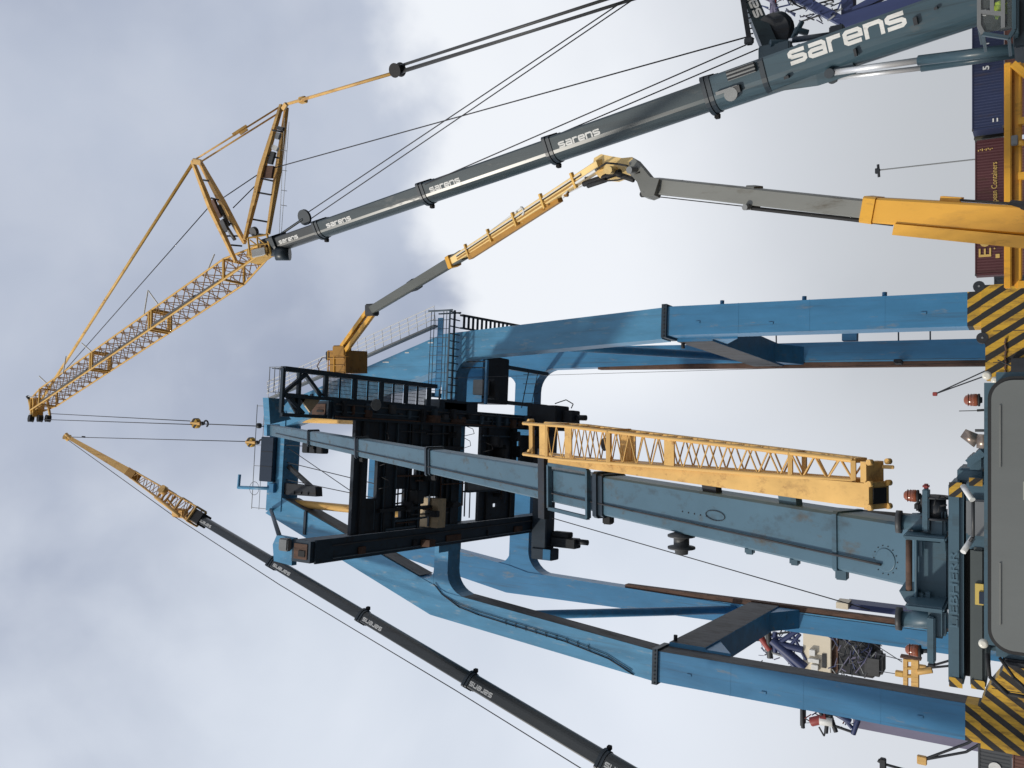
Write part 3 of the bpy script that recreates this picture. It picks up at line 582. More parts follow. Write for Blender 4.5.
def carrier(parent, c, heading, length, width, axles, mat):
    d = Vector((math.sin(heading), math.cos(heading), 0)); s = Vector((d.y, -d.x, 0)); c = Vector((c[0], c[1], 0))
    part('chassis', MB().beam(c - d * length / 2 + Vector((0, 0, 1.25)), c + d * length / 2 + Vector((0, 0, 1.25)), width, .55), mat, parent)
    part('deck', MB().beam(c - d * length * .44 + Vector((0, 0, 1.62)), c + d * length * .44 + Vector((0, 0, 1.62)), width * .9, .16), mat, parent)
    for k in range(axles):
        for sd in (-1, 1): wheel(parent, c + d * (length * (-.42 + .84 * k / (axles - 1))) + s * (sd * (width / 2 - .25)) + Vector((0, 0, .74)), s)
    for k in (-.46, .12):
        for sd in (-1, 1):
            e = c + d * length * k + s * (sd * (width / 2 + 2.0)); q = part('outrigger', MB().beam(c + d * length * k + Vector((0, 0, .9)), e + Vector((0, 0, .9)), .4, .4), mat, parent)
            part('outrigger_jack', MB().tube(e + Vector((0, 0, 1.2)), e + Vector((0, 0, .1)), .12, 10), chrome, q); part('outrigger_pad', MB().lathe(e, (0, 0, 1), [(0, .45), (.1, .4)], 14), mat, q)

# ------------------------------------------------------------------ crane standing in front of the gantry (its boom leans away)
A0, A1 = pt(906, 551, 14.0), pt(272, 430, 61.8)
A0 = A0 - (A1 - A0).normalized() * .9
def fracline(P0, P1, x, off=Vector((0, 0, 0))):      # fraction along a line that shows at picture column x
    lo, hi = 0., 1.
    for _ in range(40):
        m = (lo + hi) / 2; q = P0 + (P1 - P0) * m + off - Vector((0, 0, CZ)); f = q.y * cp + q.z * sp
        if 512 - F * (-q.y * sp + q.z * cp) / f > x: lo = m
        else: hi = m
    return lo
n0A = ortho((A1 - A0).normalized(), (0, -1, .5)) * .3
def fA(x): return fracline(A0, A1, x, n0A)
CA = thing('mobile_crane', 'steel blue mobile crane in front, its long boom crossing the dark girders', 'mobile crane', (-2.3, 12.5, 0))
cutsA = [0.0, fA(597), fA(427), fA(356), fA(308), 1.0]; WA = [.62, .58, .55, .52, .48]
secA, aA, bA, nA = telescope(CA, A0, A1, cutsA, WA, [.98, .91, .85, .79, .72], (1, 0, 0), (0, -1, .5), [steelA2] * 5, False, .32)
# here n faces the camera (the boom's top side), b points right
def onA(u, side=0., out=0.):      # point on the boom's face towards the camera
    i = max(k for k in range(5) if cutsA[k] <= u + 1e-6 and k < 5); h = WA[i]
    return A0 + (A1 - A0) * u + bA * side + nA * (h / 2 + out)
mb = MB(); us = [.02, .05, .1, .15, .2, .21, .3, .4, .42, .5, .6, .7, .8, .95]
mb.path([onA(u, -.12 - .1 * (1 - u), .05) for u in us], .022, 5); part('hoist_rope', mb, cable, CA)
for u, s_ in ((fA(838), 0),):
    rib = part('boom_rib', MB().loft(onA(u, 0, -.31), onA(u, 0, -.31) + aA * .1, boom_prof(.68, 1.04, False), bA, nA), steelA, CA)
    part('rib_foot', MB().bbox((-.09, -.09, -.1), (.09, .09, .1), .02).shift(onA(u, -.56, -.1)), steelA, rib)
# round inspection cover with bolts near the foot, oval ring, bolt row
cv = part('inspection_cover', MB().lathe(onA(fA(886), -.14, .003), nA, [(0, .19), (.008, .19), (.01, .175)], 28), steelA2, CA)
for k in range(14):
    an = 2 * math.pi * k / 14; rod('cover_bolt', onA(fA(886), -.14, .0) + (aA * math.cos(an) + bA * math.sin(an)) * .23, onA(fA(886), -.14, .012) + (aA * math.cos(an) + bA * math.sin(an)) * .23, .010, gblack, cv)
mb = MB()
for k in range(18):
    p_ = [onA(fA(716), .05, .015) + aA * (.30 * math.cos(2 * math.pi * j / 18)) + bA * (.10 * math.sin(2 * math.pi * j / 18)) for j in (k, k + 1)]; mb.tube(p_[0], p_[1], .008, 4)
part('lifting_ring', mb, gblack, CA)
for k in range(5): rod('face_bolt', onA(fA(683 + 6 * k), .0, -.01), onA(fA(683 + 6 * k), .0, .012), .018, gblack, CA)
# sheave drum on the left edge
dr = part('guide_drum', MB().lathe(onA(fA(676), -.49, -.15), -bA, [(0, .14), (.06, .3), (.1, .3), (.12, .17), (.3, .17), (.32, .3), (.36, .3), (.38, .15), (.48, .14)], 18), greydk, CA)
for u in (fA(791), fA(746)): part('edge_lug', MB().bbox((-.07, -.07, -.09), (.07, .07, .09), .03).shift(onA(u, -.53, -.1)), steelA, CA)
# frame bracket at the first collar
fr = part('rope_frame', MB().beam(onA(fA(591), -.62, .1), onA(fA(591), .6, .1), .09, .12, nA), steelA, CA)
for u, v in ((fA(552), 0),): part('frame_bar', MB().beam(onA(u, -.6, .1), onA(u, .58, .1), .09, .12, nA), steelA, fr)
for s_ in (-.62, .6): part('frame_side', MB().beam(onA(fA(591), s_, .1), onA(fA(552), s_, .1), .09, .1, nA), steelA, fr)
part('dark_crosshead', MB().beam(onA(fA(545), -.95, .06), onA(fA(545), 1.0, .06), .36, .16, nA), gblack, fr)
# boom head sheaves
hd = part('boom_head', MB().beam(A1 - aA * .5, A1 + aA * .6, .9, .8, bA), gblue_old, CA)
for s_ in (-.25, .25): part('head_sheave', MB().lathe(A1 + aA * .55 + bA * (s_ - .06) + nA * .1, bA, [(0, .34), (.03, .30), (.09, .30), (.12, .34)], 18), greydk, hd)
# --- folded jib carried on the boom's right side: lattice piece and tapered box piece
def onJ(u, s, o): return A0 + (A1 - A0) * u + bA * s + nA * o
JU0, JU1 = fracline(A0, A1, 877, n0A), fracline(A0, A1, 534, n0A)
jib = part('folded_jib', MB().loft(onJ(JU0, .88, .28), onJ(JU1 - .02, .74, .28), [(-.2, -.2), (.2, -.2), (.2, .2), (-.2, .2)], bA, nA, [(-.15, -.11), (.15, -.11), (.15, .11), (-.15, .11)]), yellow, CA, 'yellow folding jib stowed beside the boom')
def jc(u, k):      # four chords of the lattice piece
    w = .17 + .27 * min(1, u / .8); c = 1.26
    sx, sy = ((1, 1), (1, -1), (-1, -1), (-1, 1))[k]
    return onJ(JU0 + (JU1 - JU0) * (.03 + .97 * u), c + sx * w, .28 + sy * (w * .8))
for k in range(4): rod('chord', jc(0, k), jc(.8, k), .042, yellow, jib, 8); rod('chord', jc(.8, k), jc(1, k), .042, yellow, jib, 8)
NL = 21
for f in ((0, 1), (1, 2), (2, 3), (3, 0)):
    for i in range(NL - 2):
        u0, u1, u2 = i / NL, (i + .5) / NL, (i + 1) / NL
        rod('lacing', jc(u0, f[0]), jc(u1, f[1]), .017, yellow, jib); rod('lacing', jc(u1, f[1]), jc(u2, f[0]), .017, yellow, jib)
for u in (0, .12, .62, .88):
    for f in ((0, 1), (1, 2), (2, 3), (3, 0)): rod('frame_bar', jc(u, f[0]), jc(u, f[1]), .04 if u not in (.62,) else .055, yellow, jib, square=True)
part('web_plate', MB().add([jc(.6, 1), jc(.66, 1), jc(.66, 2), jc(.6, 2)], [(0, 1, 2, 3)]).add([jc(.6, 1) - nA * .02, jc(.66, 1) - nA * .02, jc(.66, 2) - nA * .02, jc(.6, 2) - nA * .02], [(3, 2, 1, 0)]), yellow, jib)
for u in (.42, .9, .78): part('web_plate', MB().beam(jc(u, 3), jc(u, 0), .35, .03, nA), yellow, jib)
part('end_plate', MB().loft(onJ(JU0 - .0006, .88, .28), onJ(JU0 + .0012, .88, .28), [(-.23, -.22), (.23, -.22), (.23, .22), (-.23, .22)], bA, nA), yellow, jib)
part('end_plate', MB().loft(onJ(JU0 + .0008, 1.26, .28), onJ(JU0 + .003, 1.26, .28), [(-.2, -.17), (.2, -.17), (.2, .17), (-.2, .17)], bA, nA), yellow, jib)
part('end_mouth', MB().loft(onJ(JU0 - .0010, .88, .28), onJ(JU0 - .0007, .88, .28), [(-.15, -.13), (.15, -.13), (.15, .13), (-.15, .13)], bA, nA), black, jib)
for s_ in (.70, 1.08, 1.43):
    for o_ in (.07, .49): rod('pin_boss', onJ(JU0 - .0008, s_, o_) - nA * .04, onJ(JU0 - .0008, s_, o_) + nA * .04, .05, yellow, jib, 10)
part('end_tab', MB().bbox((-.03, -.03, -.09), (.03, .03, .09), .01).shift(onJ(JU0 - .0012, 1.34, .1)), yellow, jib)
part('rope_sheave', MB().lathe(jc(.70, 1) + bA * -.4 + nA * .1, nA, [(0, .17), (.02, .14), (.05, .14), (.07, .17)], 18), black, jib)
for u, k_ in ((fA(783), 0), (fA(705), 1)): part('jib_bracket', MB().beam(onJ(u, .45, .1), onJ(u, .72, .14), .45, .15, nA), gblack if k_ else steelA, jib)
for k, (du, ds) in enumerate(((.004, .46), (.004, -.42))):
    tip = onJ(JU1 + du, 1.26 + ds, .28); rod('fork_arm', jc(1, 0 if ds > 0 else 3), tip, .05, yellow, jib); part('fork_eye', MB().lathe(tip - nA * .08, nA, [(0, .1), (.16, .1)], 12), yellow, jib)
rod('fork_bar', onJ(JU1 + .003, 1.72, .28), onJ(JU1 + .003, .84, .28), .06, yellow, jib, square=True)
# --- superstructure: counterweight beam, boom foot, posts, beacons
cw = part('counterweight', boxpx(948, 963.4, 482, 688, 12.6, 1.1, .05), steelA, CA)
def small_panel(nm, x0, x1, y0, y1, Y, mat, par, th=.012): return part(nm, boxpx(x0, x1, y0, y1, Y - th, th, 0), mat, par)
small_panel('stripe_panel', 949, 962, 482.5, 497, 12.6, hazS, cw); small_panel('stripe_panel', 949, 962.5, 678, 687.5, 12.6, hazS2, cw)
p_ = at(957.5, 629, 12.59)
text_mesh('lettering', 'LIEBHERR', .135, steelA2, cw, p_, (1, 0, 0), (0, 0, 1), .002, 1.75, .004)
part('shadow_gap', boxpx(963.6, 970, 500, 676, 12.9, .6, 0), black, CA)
lw = part('lower_counterweight', boxpx(970, 986, 548, 690, 12.0, 1.2, .04), paint('grey_green_steel', (.07, .085, .085), .5, 0, .1, 1), CA)
small_panel('stripe_panel', 971, 985, 680.5, 689.5, 12.0, hazS2, lw); small_panel('stripe_panel', 970.5, 980, 681, 683, 12.02, black, lw)
part('deck_panel', boxpx(966, 990, 482, 550, 12.05, .8, .03), steelA, CA); part('deck_panel', boxpx(966, 986, 500, 536, 11.95, .09, .02), paint('light_grey_steel', (.17, .18, .19), .5, 0, .1, 2), CA)
small_panel('stripe_panel', 969, 982.5, 478, 486, 12.0, hazS, CA)
part('warning_sticker', boxpx(975, 983.5, 584, 605, 11.96, .03, 0), paint('sticker_yellow', (.65, .48, .12), .6), CA); part('sticker_mark', boxpx(979, 984, 592, 604, 11.94, .015, 0), navy, CA)
mb = MB(); mb.path([at(963, 486, 11.8), at(973, 501, 11.6), at(973, 537, 11.6), at(963, 552, 11.8)], .02, 6); part('grab_rail', mb, greydk, CA)
for a, b in (((963, 486), (972.5, 500)), ((972.5, 538), (963, 552))): mb = MB(); mb.tube(at(*a, 11.72), at(*b, 11.56), .035, 8); part('rail_sleeve', mb, white_m, CA)
part('step_block', boxpx(967, 984, 456, 470, 12.3, .7, .03), steelA, CA); part('step_block', boxpx(957, 985, 468.5, 483, 12.8, .7, .03), steelA, CA); part('step_block', boxpx(976, 986, 449, 458, 12.2, .6, .03), steelA, CA)
rod('step_bar', at(968, 463, 12.2), at(983, 452, 12.2), .045, steelA, CA, square=True)
bf = part('boom_foot', boxpx(917, 950, 539, 612, 13.9, 1.2, .05), steelA, CA)
part('foot_side_plate', boxpx(903, 946, 536, 541, 13.2, 1.6, .03), steelA, bf); part('foot_side_plate', boxpx(905, 944, 606, 612, 13.2, 1.6, .03), steelA, bf)
part('foot_bracket', MB().prism([(at(906, 600, 13.8).x, at(906, 600, 13.8).z), (at(905, 590, 13.8).x, at(900, 590, 13.8).z), (at(917, 590, 13.8).x, at(917, 590, 13.8).z), (at(918, 611, 13.8).x, at(918, 611, 13.8).z)], 13.7, 14.4), steelA, bf)
part('foot_roller', MB().tube(at(909, 540, 13.75), at(909, 594, 13.75), .045, 12), rust, bf); rod('roller_guard', at(916, 538, 13.7), at(916, 604, 13.7), .025, steelA2, bf)
for x_, y0, y1 in ((920, 541, 556), (943, 541, 551), (921, 593, 606), (928, 592, 606)): rod('foot_rib', at(x_, y0, 13.78), at(x_, y1, 13.78), .03, steelA, bf, square=True)
for y0, y1 in ((513, 531), (609, 629)):
    ym = (y0 + y1) / 2
    cy = part('jack_cylinder', MB().lathe(at(948, ym, 13.6), at(903, ym, 13.6) - at(948, ym, 13.6), [(0, .13), (.45, .13), (.46, .11), (.62, .11)], 18), steelA, CA)
    top = at(902, ym, 13.6); part('cylinder_cap', MB().lathe(top, (0, 0, 1), [(0, .165), (.075, .165)], 20), greydk, cy)
    part('cylinder_collar', MB().bbox((-.2, -.2, -.11), (.2, .2, .11), .04).shift(at(938, ym + (2 if ym > 560 else -1), 13.6)), steelA, cy)
po = part('lamp_post', boxpx(922, 929, 489, 532, 13.3, .18, .02), steelA, CA); part('post_tip', boxpx(922.3, 928.7, 484.5, 488.9, 13.31, .15, .02), redp, po)
po = part('lamp_post', boxpx(927, 935, 617, 664, 13.3, .18, .02), steelA, CA); part('post_tip', boxpx(927.6, 934.6, 664.2, 667.5, 13.31, .15, .02), gblack, po)
def beacon(par, p, h, r):
    b_ = part('beacon', MB().lathe(p, (0, 0, 1), [(0, r * .9), (h * .12, r), (h * .5, r * .93), (h * .85, r * .72), (h * .97, r * .4), (h, .002)], 18), amber, par)
    for k in (.25, .45, .65): part('lens_ring', MB().lathe(p + Vector((0, 0, h * k)), (0, 0, 1), [(0, r * .97), (h * .03, r * 1.01), (h * .06, r * .95)], 18), amber, b_)
    part('beacon_base', MB().lathe(p - Vector((0, 0, h * .3)), (0, 0, 1), [(0, r * .45), (h * .12, r * .5), (h * .16, r), (h * .3, r)], 16), black, b_); return b_
beacon(CA, at(917, 496, 13.4), .175, .088); beacon(CA, at(919, 651, 13.4), .18, .085)
rod('beacon_arm', at(921, 496, 13.4), at(925, 510, 13.4), .03, gblack, CA); rod('beacon_arm', at(923, 651, 13.4), at(929, 651, 13.4), .03, gblack, CA)
wn = part('winch_drum', MB().tube(at(936, 499, 13.5), at(936, 518, 13.5), .13, 16), gblack, CA)
part('winch_flange', MB().lathe(at(936, 498, 13.5), (1, 0, 0), [(0, .2), (.03, .2)], 18), gblack, wn); part('winch_flange', MB().lathe(at(936, 519, 13.5), (1, 0, 0), [(0, .2), (.03, .2)], 18), gblack, wn)
mb = MB(); mb.path([at(946, 498, 13.2), at(941, 496, 13.2), at(936, 499, 13.2), at(934, 506, 13.2)], .012, 5); mb.path([at(947, 505, 13.2), at(940, 506, 13.2), at(938, 512, 13.2)], .012, 5); part('hydraulic_hose', mb, black, CA)
for k in range(4): part('valve_block', boxpx(914 + 4 * k, 920 + 4 * k, 503 + 3 * k, 511 + 3 * k, 13.6 + .1 * k, .3, .03), gblack, CA)
part('superstructure', MB().bbox((-3.6, 13.3, 1.75), (-1.6, 17.5, 3.0), .08), steelA, CA); part('luffing_cylinder', MB().tube((-2.72, 18.0, 2.6), A0 + (A1 - A0) * .12 - nA * .6, .24, 14), greydk, CA)
# --- driver's cab facing the camera
CY = 9.3
xl, xr = at(1000, 662, CY).x, at(1000, 372, CY).x; ztop = at(983.5, 512, CY).z
cab = part('cab', MB().bbox((xl + .02, CY, .75), (xr, CY + 1.9, ztop), .10), steelA, CA)
wx0, wx1, wz1 = at(1003, 648.5, CY).x, at(1003, 380, CY).x, at(991.5, 512, CY).z; wz0 = 1.35
def rrect(x0, x1, z0, z1, r, n=8):
    p = []
    for cx, cz, a0 in ((x1 - r, z1 - r, 0), (x0 + r, z1 - r, 90), (x0 + r, z0 + r, 180), (x1 - r, z0 + r, 270)):
        for i in range(n + 1): a = R(a0 + 90 * i / n); p.append((cx + r * math.cos(a), cz + r * math.sin(a)))
    return p
part('window_seal', MB().prism(rrect(wx0 - .035, wx1 + .035, wz0 - .035, wz1 + .03, .21), CY - .03, CY + .005), rubber, cab)
ws = part('windscreen', MB().prism(rrect(wx0, wx1, wz0, wz1, .18), CY - .045, CY - .031), screen, cab)
dull = paint('reflection_grey', (.19, .195, .185), .4)
for x0 in (562, 405): part('reflection_strip', MB().box((at(1003, x0 + 62, CY).x, CY - .06, wz1 - .078), (at(1003, x0, CY).x, CY - .046, wz1 - .066)), dull, cab)  # windscreen reflections put in as thin pale strips
part('screen_patch', MB().box((at(1003, 498, CY).x, CY - .052, 2.15), (at(1003, 480, CY).x, CY - .046, 2.33)), paint('pale_grey', (.33, .34, .29), .6), cab)  # flat pale patch on the windscreen
part('bumper', MB().bbox((xl - .02, CY - .12, .4), (xr + .04, CY + .5, .95), .06), steelA, cab)
for y_ in (420, 610): part('headlight', MB().lathe((at(1003, y_, CY).x, CY - .13, .7), (0, -1, 0), [(0, .14), (.03, .13), (.04, .02)], 16), lampglass, cab)
part('marker_lamp', MB().lathe(at(983.5, 643, CY - .02), (0, -1, 0), [(0, .042), (.03, .042), (.04, .02)], 16), lampglass, cab)
part('marker_lamp', MB().lathe(at(987, 375.5, CY - .02), (0, -1, 0), [(0, .04), (.03, .04), (.04, .02)], 16), lampglass, cab)
mr = part('mirror', MB().bbox((xl - .42, CY - .2, 1.55), (xl - .06, CY - .05, 2.3), .05), black, cab)
mb = MB(); mb.path([(xl + .06, CY, 2.62), (xl - .12, CY - .1, 2.60), (xl - .25, CY - .12, 2.45), (xl - .25, CY - .12, 2.25)], .018, 6); mb.path([(xl + .04, CY, 2.52), (xl - .1, CY - .1, 2.4), (xl - .18, CY - .12, 2.3)], .015, 6); part('mirror_arm', mb, black, mr)
part('cab_side_trim', MB().bbox((xl - .05, CY + .05, 1.0), (xl + .02, CY + 1.8, 2.5), .03), gblack, cab)
beacon(cab, at(978, 400, CY + .3), .125, .062)
exm = paint('scorched_steel', (.28, .22, .18), .32, .75, .3, 9)
part('exhaust', MB().tube(at(990, 442, 10.4), at(977, 441, 10.4), .075, 16).tube(at(978, 441.5, 10.4), at(963, 433, 10.4), .074, 16, .05), exm, CA, 'shiny angled exhaust tip above the cab roof')
rod('antenna', at(983, 410.5, CY + .4), at(959, 411, CY + .4), .004, black, cab); rod('antenna_foot', at(984, 410, CY + .4), at(977, 410.5, CY + .4), .012, black, cab); rod('roof_stub', at(984, 430.5, CY + .4), at(975, 430.5, CY + .4), .014, greydk, cab)
carrier(CA, (-2.3, 15.5), R(-6), 13.5, 2.7, 5, steelA)

# ------------------------------------------------------------------ tall crane on the right with luffing jib
B0, B1 = pt(1012, -8, 32.7), pt(277, 245, 56.6)
CB = thing('mobile_crane', 'largest mobile crane at right, slate blue lettered boom carrying a yellow lattice jib', 'mobile crane', (15.2, 38, 0))
aB_ = (B1 - B0).normalized(); LB = (B1 - B0).length
def fracB(x):           # fraction along the boom that shows at picture column x
    lo, hi = 0., 1.
    for _ in range(40):
        m = (lo + hi) / 2; p = B0 + (B1 - B0) * m; q = p - Vector((0, 0, CZ)); f = q.y * cp + q.z * sp; v = 512 - F * (-q.y * sp + q.z * cp) / f
        if v > x: lo = m
        else: hi = m
    return lo
viewB = -((B0 + B1) / 2 - Vector((0, 0, CZ))).normalized()
cutsB = [0] + [fracB(x) for x in (711, 553, 427, 322)] + [1]
wB = [1.55, 1.42, 1.32, 1.2, 1.08]; hB = [1.62, 1.36, 1.24, 1.12, 1.0]
secB, aB, bB, nB = telescope(CB, B0, B1, cutsB, wB, hB, (1, -.05, .1), viewB, [steelB, steelB2, steelB2, steelB2, steelC], True, .35)
def letter(sec, x_from, h, up, side, th=.24, stretch=1.0, flip=False, mat=white_m, axis=None, b=None, n=None):
    o, A_, B_, w, hh = sec; a = axis; org = A_ + a * x_from + b * up + n * (w / 2 + .002)
    return part('lettering', word(MB(), 'sarens', org, (-a if not flip else a), (b if not flip else -b), n, h, th, stretch), mat, o, 'white lettering on the boom')
def letter_px(i, x0, x1, h, up):
    sc = secB[i]; Lw = (fracB(x0) - fracB(x1)) * LB
    letter(sc, fracB(x0) * LB - (sc[1] - B0).dot(aB), h, up, 0, .27, Lw / (8.2 * h), False, white_m, aB, bB, nB)
letter_px(0, 795, 912, .6, .09)
for i, x0, x1, h_ in ((1, 565.5, 607, .29), (2, 437, 467.5, .27), (3, 333.5, 358, .25), (4, 285.5, 304.5, .23)): letter_px(i, x0, x1, h_, -.02)
# luffing cylinder with two polished rods
for k, (dy, dep) in enumerate(((0, 0), (9.5, .8))):
    p0, p1, p2 = pt(1030, 47 + dy * .55, 31.5 + dep), pt(918.5 + 3 * k, 60.5 + dy * .8, 34.2 + dep), pt(830 + 3 * k, 73 + dy * .6, 36.2 + dep)
    lc = part('luffing_cylinder', MB().tube(p0, p1, .20 if k == 0 else .15, 16), steelB, CB)
    part('cylinder_rod', MB().tube(p1, p2, .125 if k == 0 else .10, 14), chrome, lc); part('rod_eye', MB().lathe(p2 - nB * .2, nB, [(0, .2), (.4, .2)], 14), collar, lc)
c_ = B0 + aB * (fracB(820) * LB); part('cylinder_bracket', MB().loft(c_ - aB * 1.3, c_ + aB * .2, [(-.55, -1.05), (.55, -1.05), (.55, -.3), (-.55, -.3)], bB, nB), steelB, CB)
part('bracket_taper', MB().loft(c_ + aB * .2, c_ + aB * 3.0, [(-.55, -1.05), (.55, -1.05), (.55, -.3), (-.55, -.3)], bB, nB, [(-.4, -.55), (.4, -.55), (.4, -.3), (-.4, -.3)]), steelB, CB)
# fittings on the lower boom
for x_, s_, w_, h_, m_ in ((750, .55, .62, .42, grate), (733, .0, .5, .14, grate), (740, -.1, .25, .3, greydk), (919, .15, .07, .3, gblack), (940, .35, .06, .1, gblack), (790, -.3, .1, .12, gblack), (858, -.25, .05, .3, gblack)):
    q = B0 + aB * (fracB(x_) * LB) + bB * s_ + nB * (.78)
    fit = part('boom_fitting', MB().loft(q - aB * w_, q + aB * w_, [(-.02, -h_ / 2), (.22, -h_ / 2), (.22, h_ / 2), (-.02, h_ / 2)], bB, nB), m_, CB)
    if m_ is grate and w_ > .6:
        for k in range(3): rod('step_bar', q - aB * w_ + bB * (-.15 + .15 * k) + nB * .25, q + aB * w_ + bB * (-.15 + .15 * k) + nB * .25, .035, gblack, fit)
q = B0 + aB * (fracB(736) * LB) - bB * .22 + nB * .85; part('rope_guide', MB().lathe(q, nB, [(0, .3), (.05, .26), (.12, .26), (.17, .3)], 16), grate, CB)
mb = MB(); q = B0 + aB * (fracB(771) * LB); mb.loft(q, q + aB * .22, boom_prof(1.66, 1.6, True), bB, nB); part('guy_collar', mb, collar, CB)
# guying arm with lettering, winch, cylinder
ga0, ga1 = pt(777, 66, 39.4), pt(738, -28, 41)
aa = (ga1 - ga0).normalized(); an = ortho(aa, viewB); ab = aa.cross(an)
garm = part('guying_arm', MB().beam(ga0, ga1, .72, .5, an, .6, .4), steelB2, CB)
w0 = ga0 + aa * ((ga1 - ga0).length * .47); part('lettering', word(MB(), 'sarens', w0 + ab * .22, aa, -ab, an, .40, .25, .9).shift(an * .262), white_m, garm, 'white lettering on the guying arm')
part('arm_foot', MB().bbox((-.55, -.4, -.7), (.55, .4, .7), .06).shift(pt(776, 58, 39.2)), steelB, garm)
part('guy_winch', MB().lathe(pt(775, 30, 40.2) - nB * .6, nB, [(0, .75), (.08, .75), (.1, .5), (1.0, .5), (1.02, .75), (1.1, .75)], 22), gblack, garm)
part('winch_cover', MB().lathe(pt(779, 24, 40.0), nB, [(0, .55), (.1, .5), (.12, .1)], 20), collar, garm)
part('arm_cylinder', MB().tube(pt(793, 40, 38.6), pt(838, 34, 37.4), .13, 10), collar, garm); rod('arm_cylinder_rod', pt(789, 40.5, 38.7), pt(806, 39, 38.3), .09, chrome, garm, 10); part('cylinder_foot', MB().bbox((-.25, -.2, -.3), (.25, .2, .3), .05).shift(pt(837, 32, 37.4)), collar, garm)
for a, b, r_ in (((795, 35), (802, 22), .12), ((789, 46), (797, 28), .10), ((797, 30), (808, 33), .14), ((770, 44), (788, 44), .2), ((790, 52), (800, 46), .12)): rod('winch_frame', pt(*a, 39), pt(*b, 39), r_, steelB, garm, 8)
ld = part('arm_ladder', MB().beam(pt(742, -6, 40.2), pt(750, 45, 39), .22, .05, an), gblack, garm)
for k in range(9): rod('ladder_rung', pt(741 + k * .95, -2 + 5.2 * k, 40), pt(746.5 + k * .95, -3 + 5.2 * k, 40), .035, gblack, ld)
part('arm_tip_block', MB().bbox((-.14, -.12, -.2), (.14, .12, .2), .04).shift(pt(749, 41, 39)), gblack, garm)
# boom head
bh = part('boom_head', MB().loft(B1 - aB * .5, B1 + aB * .7, boom_prof(1.35, 1.3, True), bB, nB), collar, CB)
part('head_foot', MB().tube(pt(290, 254, 56), pt(276, 254, 56), .42, 14), collar, bh)
# --- lattice luffing jib
J0, J1 = pt(266, 250, 56.8), pt(37, 405, 83.2)
aJ = (J1 - J0).normalized(); LJ = (J1 - J0).length; nJ = ortho(aJ, viewB); bJ = aJ.cross(nJ); bJ = bJ if bJ.x > 0 else -bJ; nJ, bJ = nJ * .80 + bJ * .60, bJ * .80 - nJ * .60
JW = .76
def cj(u, k):
    w = JW * (min(1, .42 + u / .10 * .58) if u < .10 else (1 if u < .93 else 1 - (u - .93) / .07 * .25)); sx, sy = ((1, 1), (1, -1), (-1, -1), (-1, 1))[k]
    return J0 + aJ * (LJ * u) + bJ * sx * w + nJ * sy * w
jiblace = paint('jib_lacing', (.42, .24, .09), .6, 0, .25, 2)
jb2 = part('lattice_jib', MB().beam(J0 - aJ * .6, J0 + aJ * 1.4, .9, .8, nJ), yellowB, CB, 'long yellow lattice luffing jib')
for k in range(4):
    us = [0, .1, .37, .64, .93, 1]
    for u0, u1 in zip(us, us[1:]): rod('chord', cj(u0, k), cj(u1, k), .07, yellowB, jb2, 8)
NJ = 26
for f in ((0, 1), (1, 2), (2, 3), (3, 0)):
    for i in range(NJ):
        u0, u1, u2 = .03 + .95 * i / NJ, .03 + .95 * (i + .5) / NJ, .03 + .95 * (i + 1) / NJ
        rod('lacing', cj(u0, f[0]), cj(u1, f[1]), .034, jiblace, jb2); rod('lacing', cj(u1, f[1]), cj(u2, f[0]), .034, jiblace, jb2)
for i in range(1, NJ):
    for f in ((0, 1), (2, 3)): rod('batten', cj(.03 + .95 * i / NJ, f[0]), cj(.03 + .95 * i / NJ, f[1]), .028, jiblace, jb2)
for u in (.1, .365, .375, .635, .645, .93, 1):
    for f in ((0, 1), (1, 2), (2, 3), (3, 0)): rod('frame_bar', cj(u, f[0]), cj(u, f[1]), .075, yellowB, jb2, square=True)
rod('walkway_plank', cj(.12, 3) + bJ * .2, cj(.92, 3) + bJ * .2, .05, gblack, jb2, square=True)
for u0, u1 in ((.2, .36), (.5, .62), (.66, .8)): rod('grating_strip', cj(u0, 3) - bJ * -.25, cj(u1, 3) - bJ * -.25, .16, gblack, jb2, square=True, r2=.05)
for x0, y0, x1, y1, t_ in ((204.5, 278, 214.5, 254, 61), (144, 314, 148, 290, 66), (148.5, 291, 160, 307, 65.5), (81.5, 343, 92, 352, 74), (63, 374, 66, 356, 75.5), (39, 376, 49, 385.5, 80), (28, 396, 36, 398, 82)):
    rod('signal_pole', pt(x0, y0, t_), pt(x1, y1, t_), .05, white_m, jb2)
hp = part('jib_head', MB().beam(pt(37, 398, 83.2), pt(37, 417, 82.9), .9, .6, aJ), yellowB, jb2)
for x_ in (31, 40, 48): part('head_sheave', MB().lathe(pt(x_, 418.5, 82.6) - nJ * .5, nJ, [(.3, .36), (.34, .33), (.66, .33), (.7, .36)], 16), black, jb2)
rod('jib_head_bar', pt(29, 399, 83), pt(32, 415, 82.7), .12, yellowB, jb2); rod('jib_head_bar', pt(47, 399, 82), pt(50, 415, 82.4), .12, yellowB, jb2); rod('jib_head_bar', pt(30, 414, 82.8), pt(50, 398, 82), .07, yellowB, jb2)
rod('tip_sensor', pt(27, 396, 83), pt(30, 400, 83), .14, gblack, jb2)
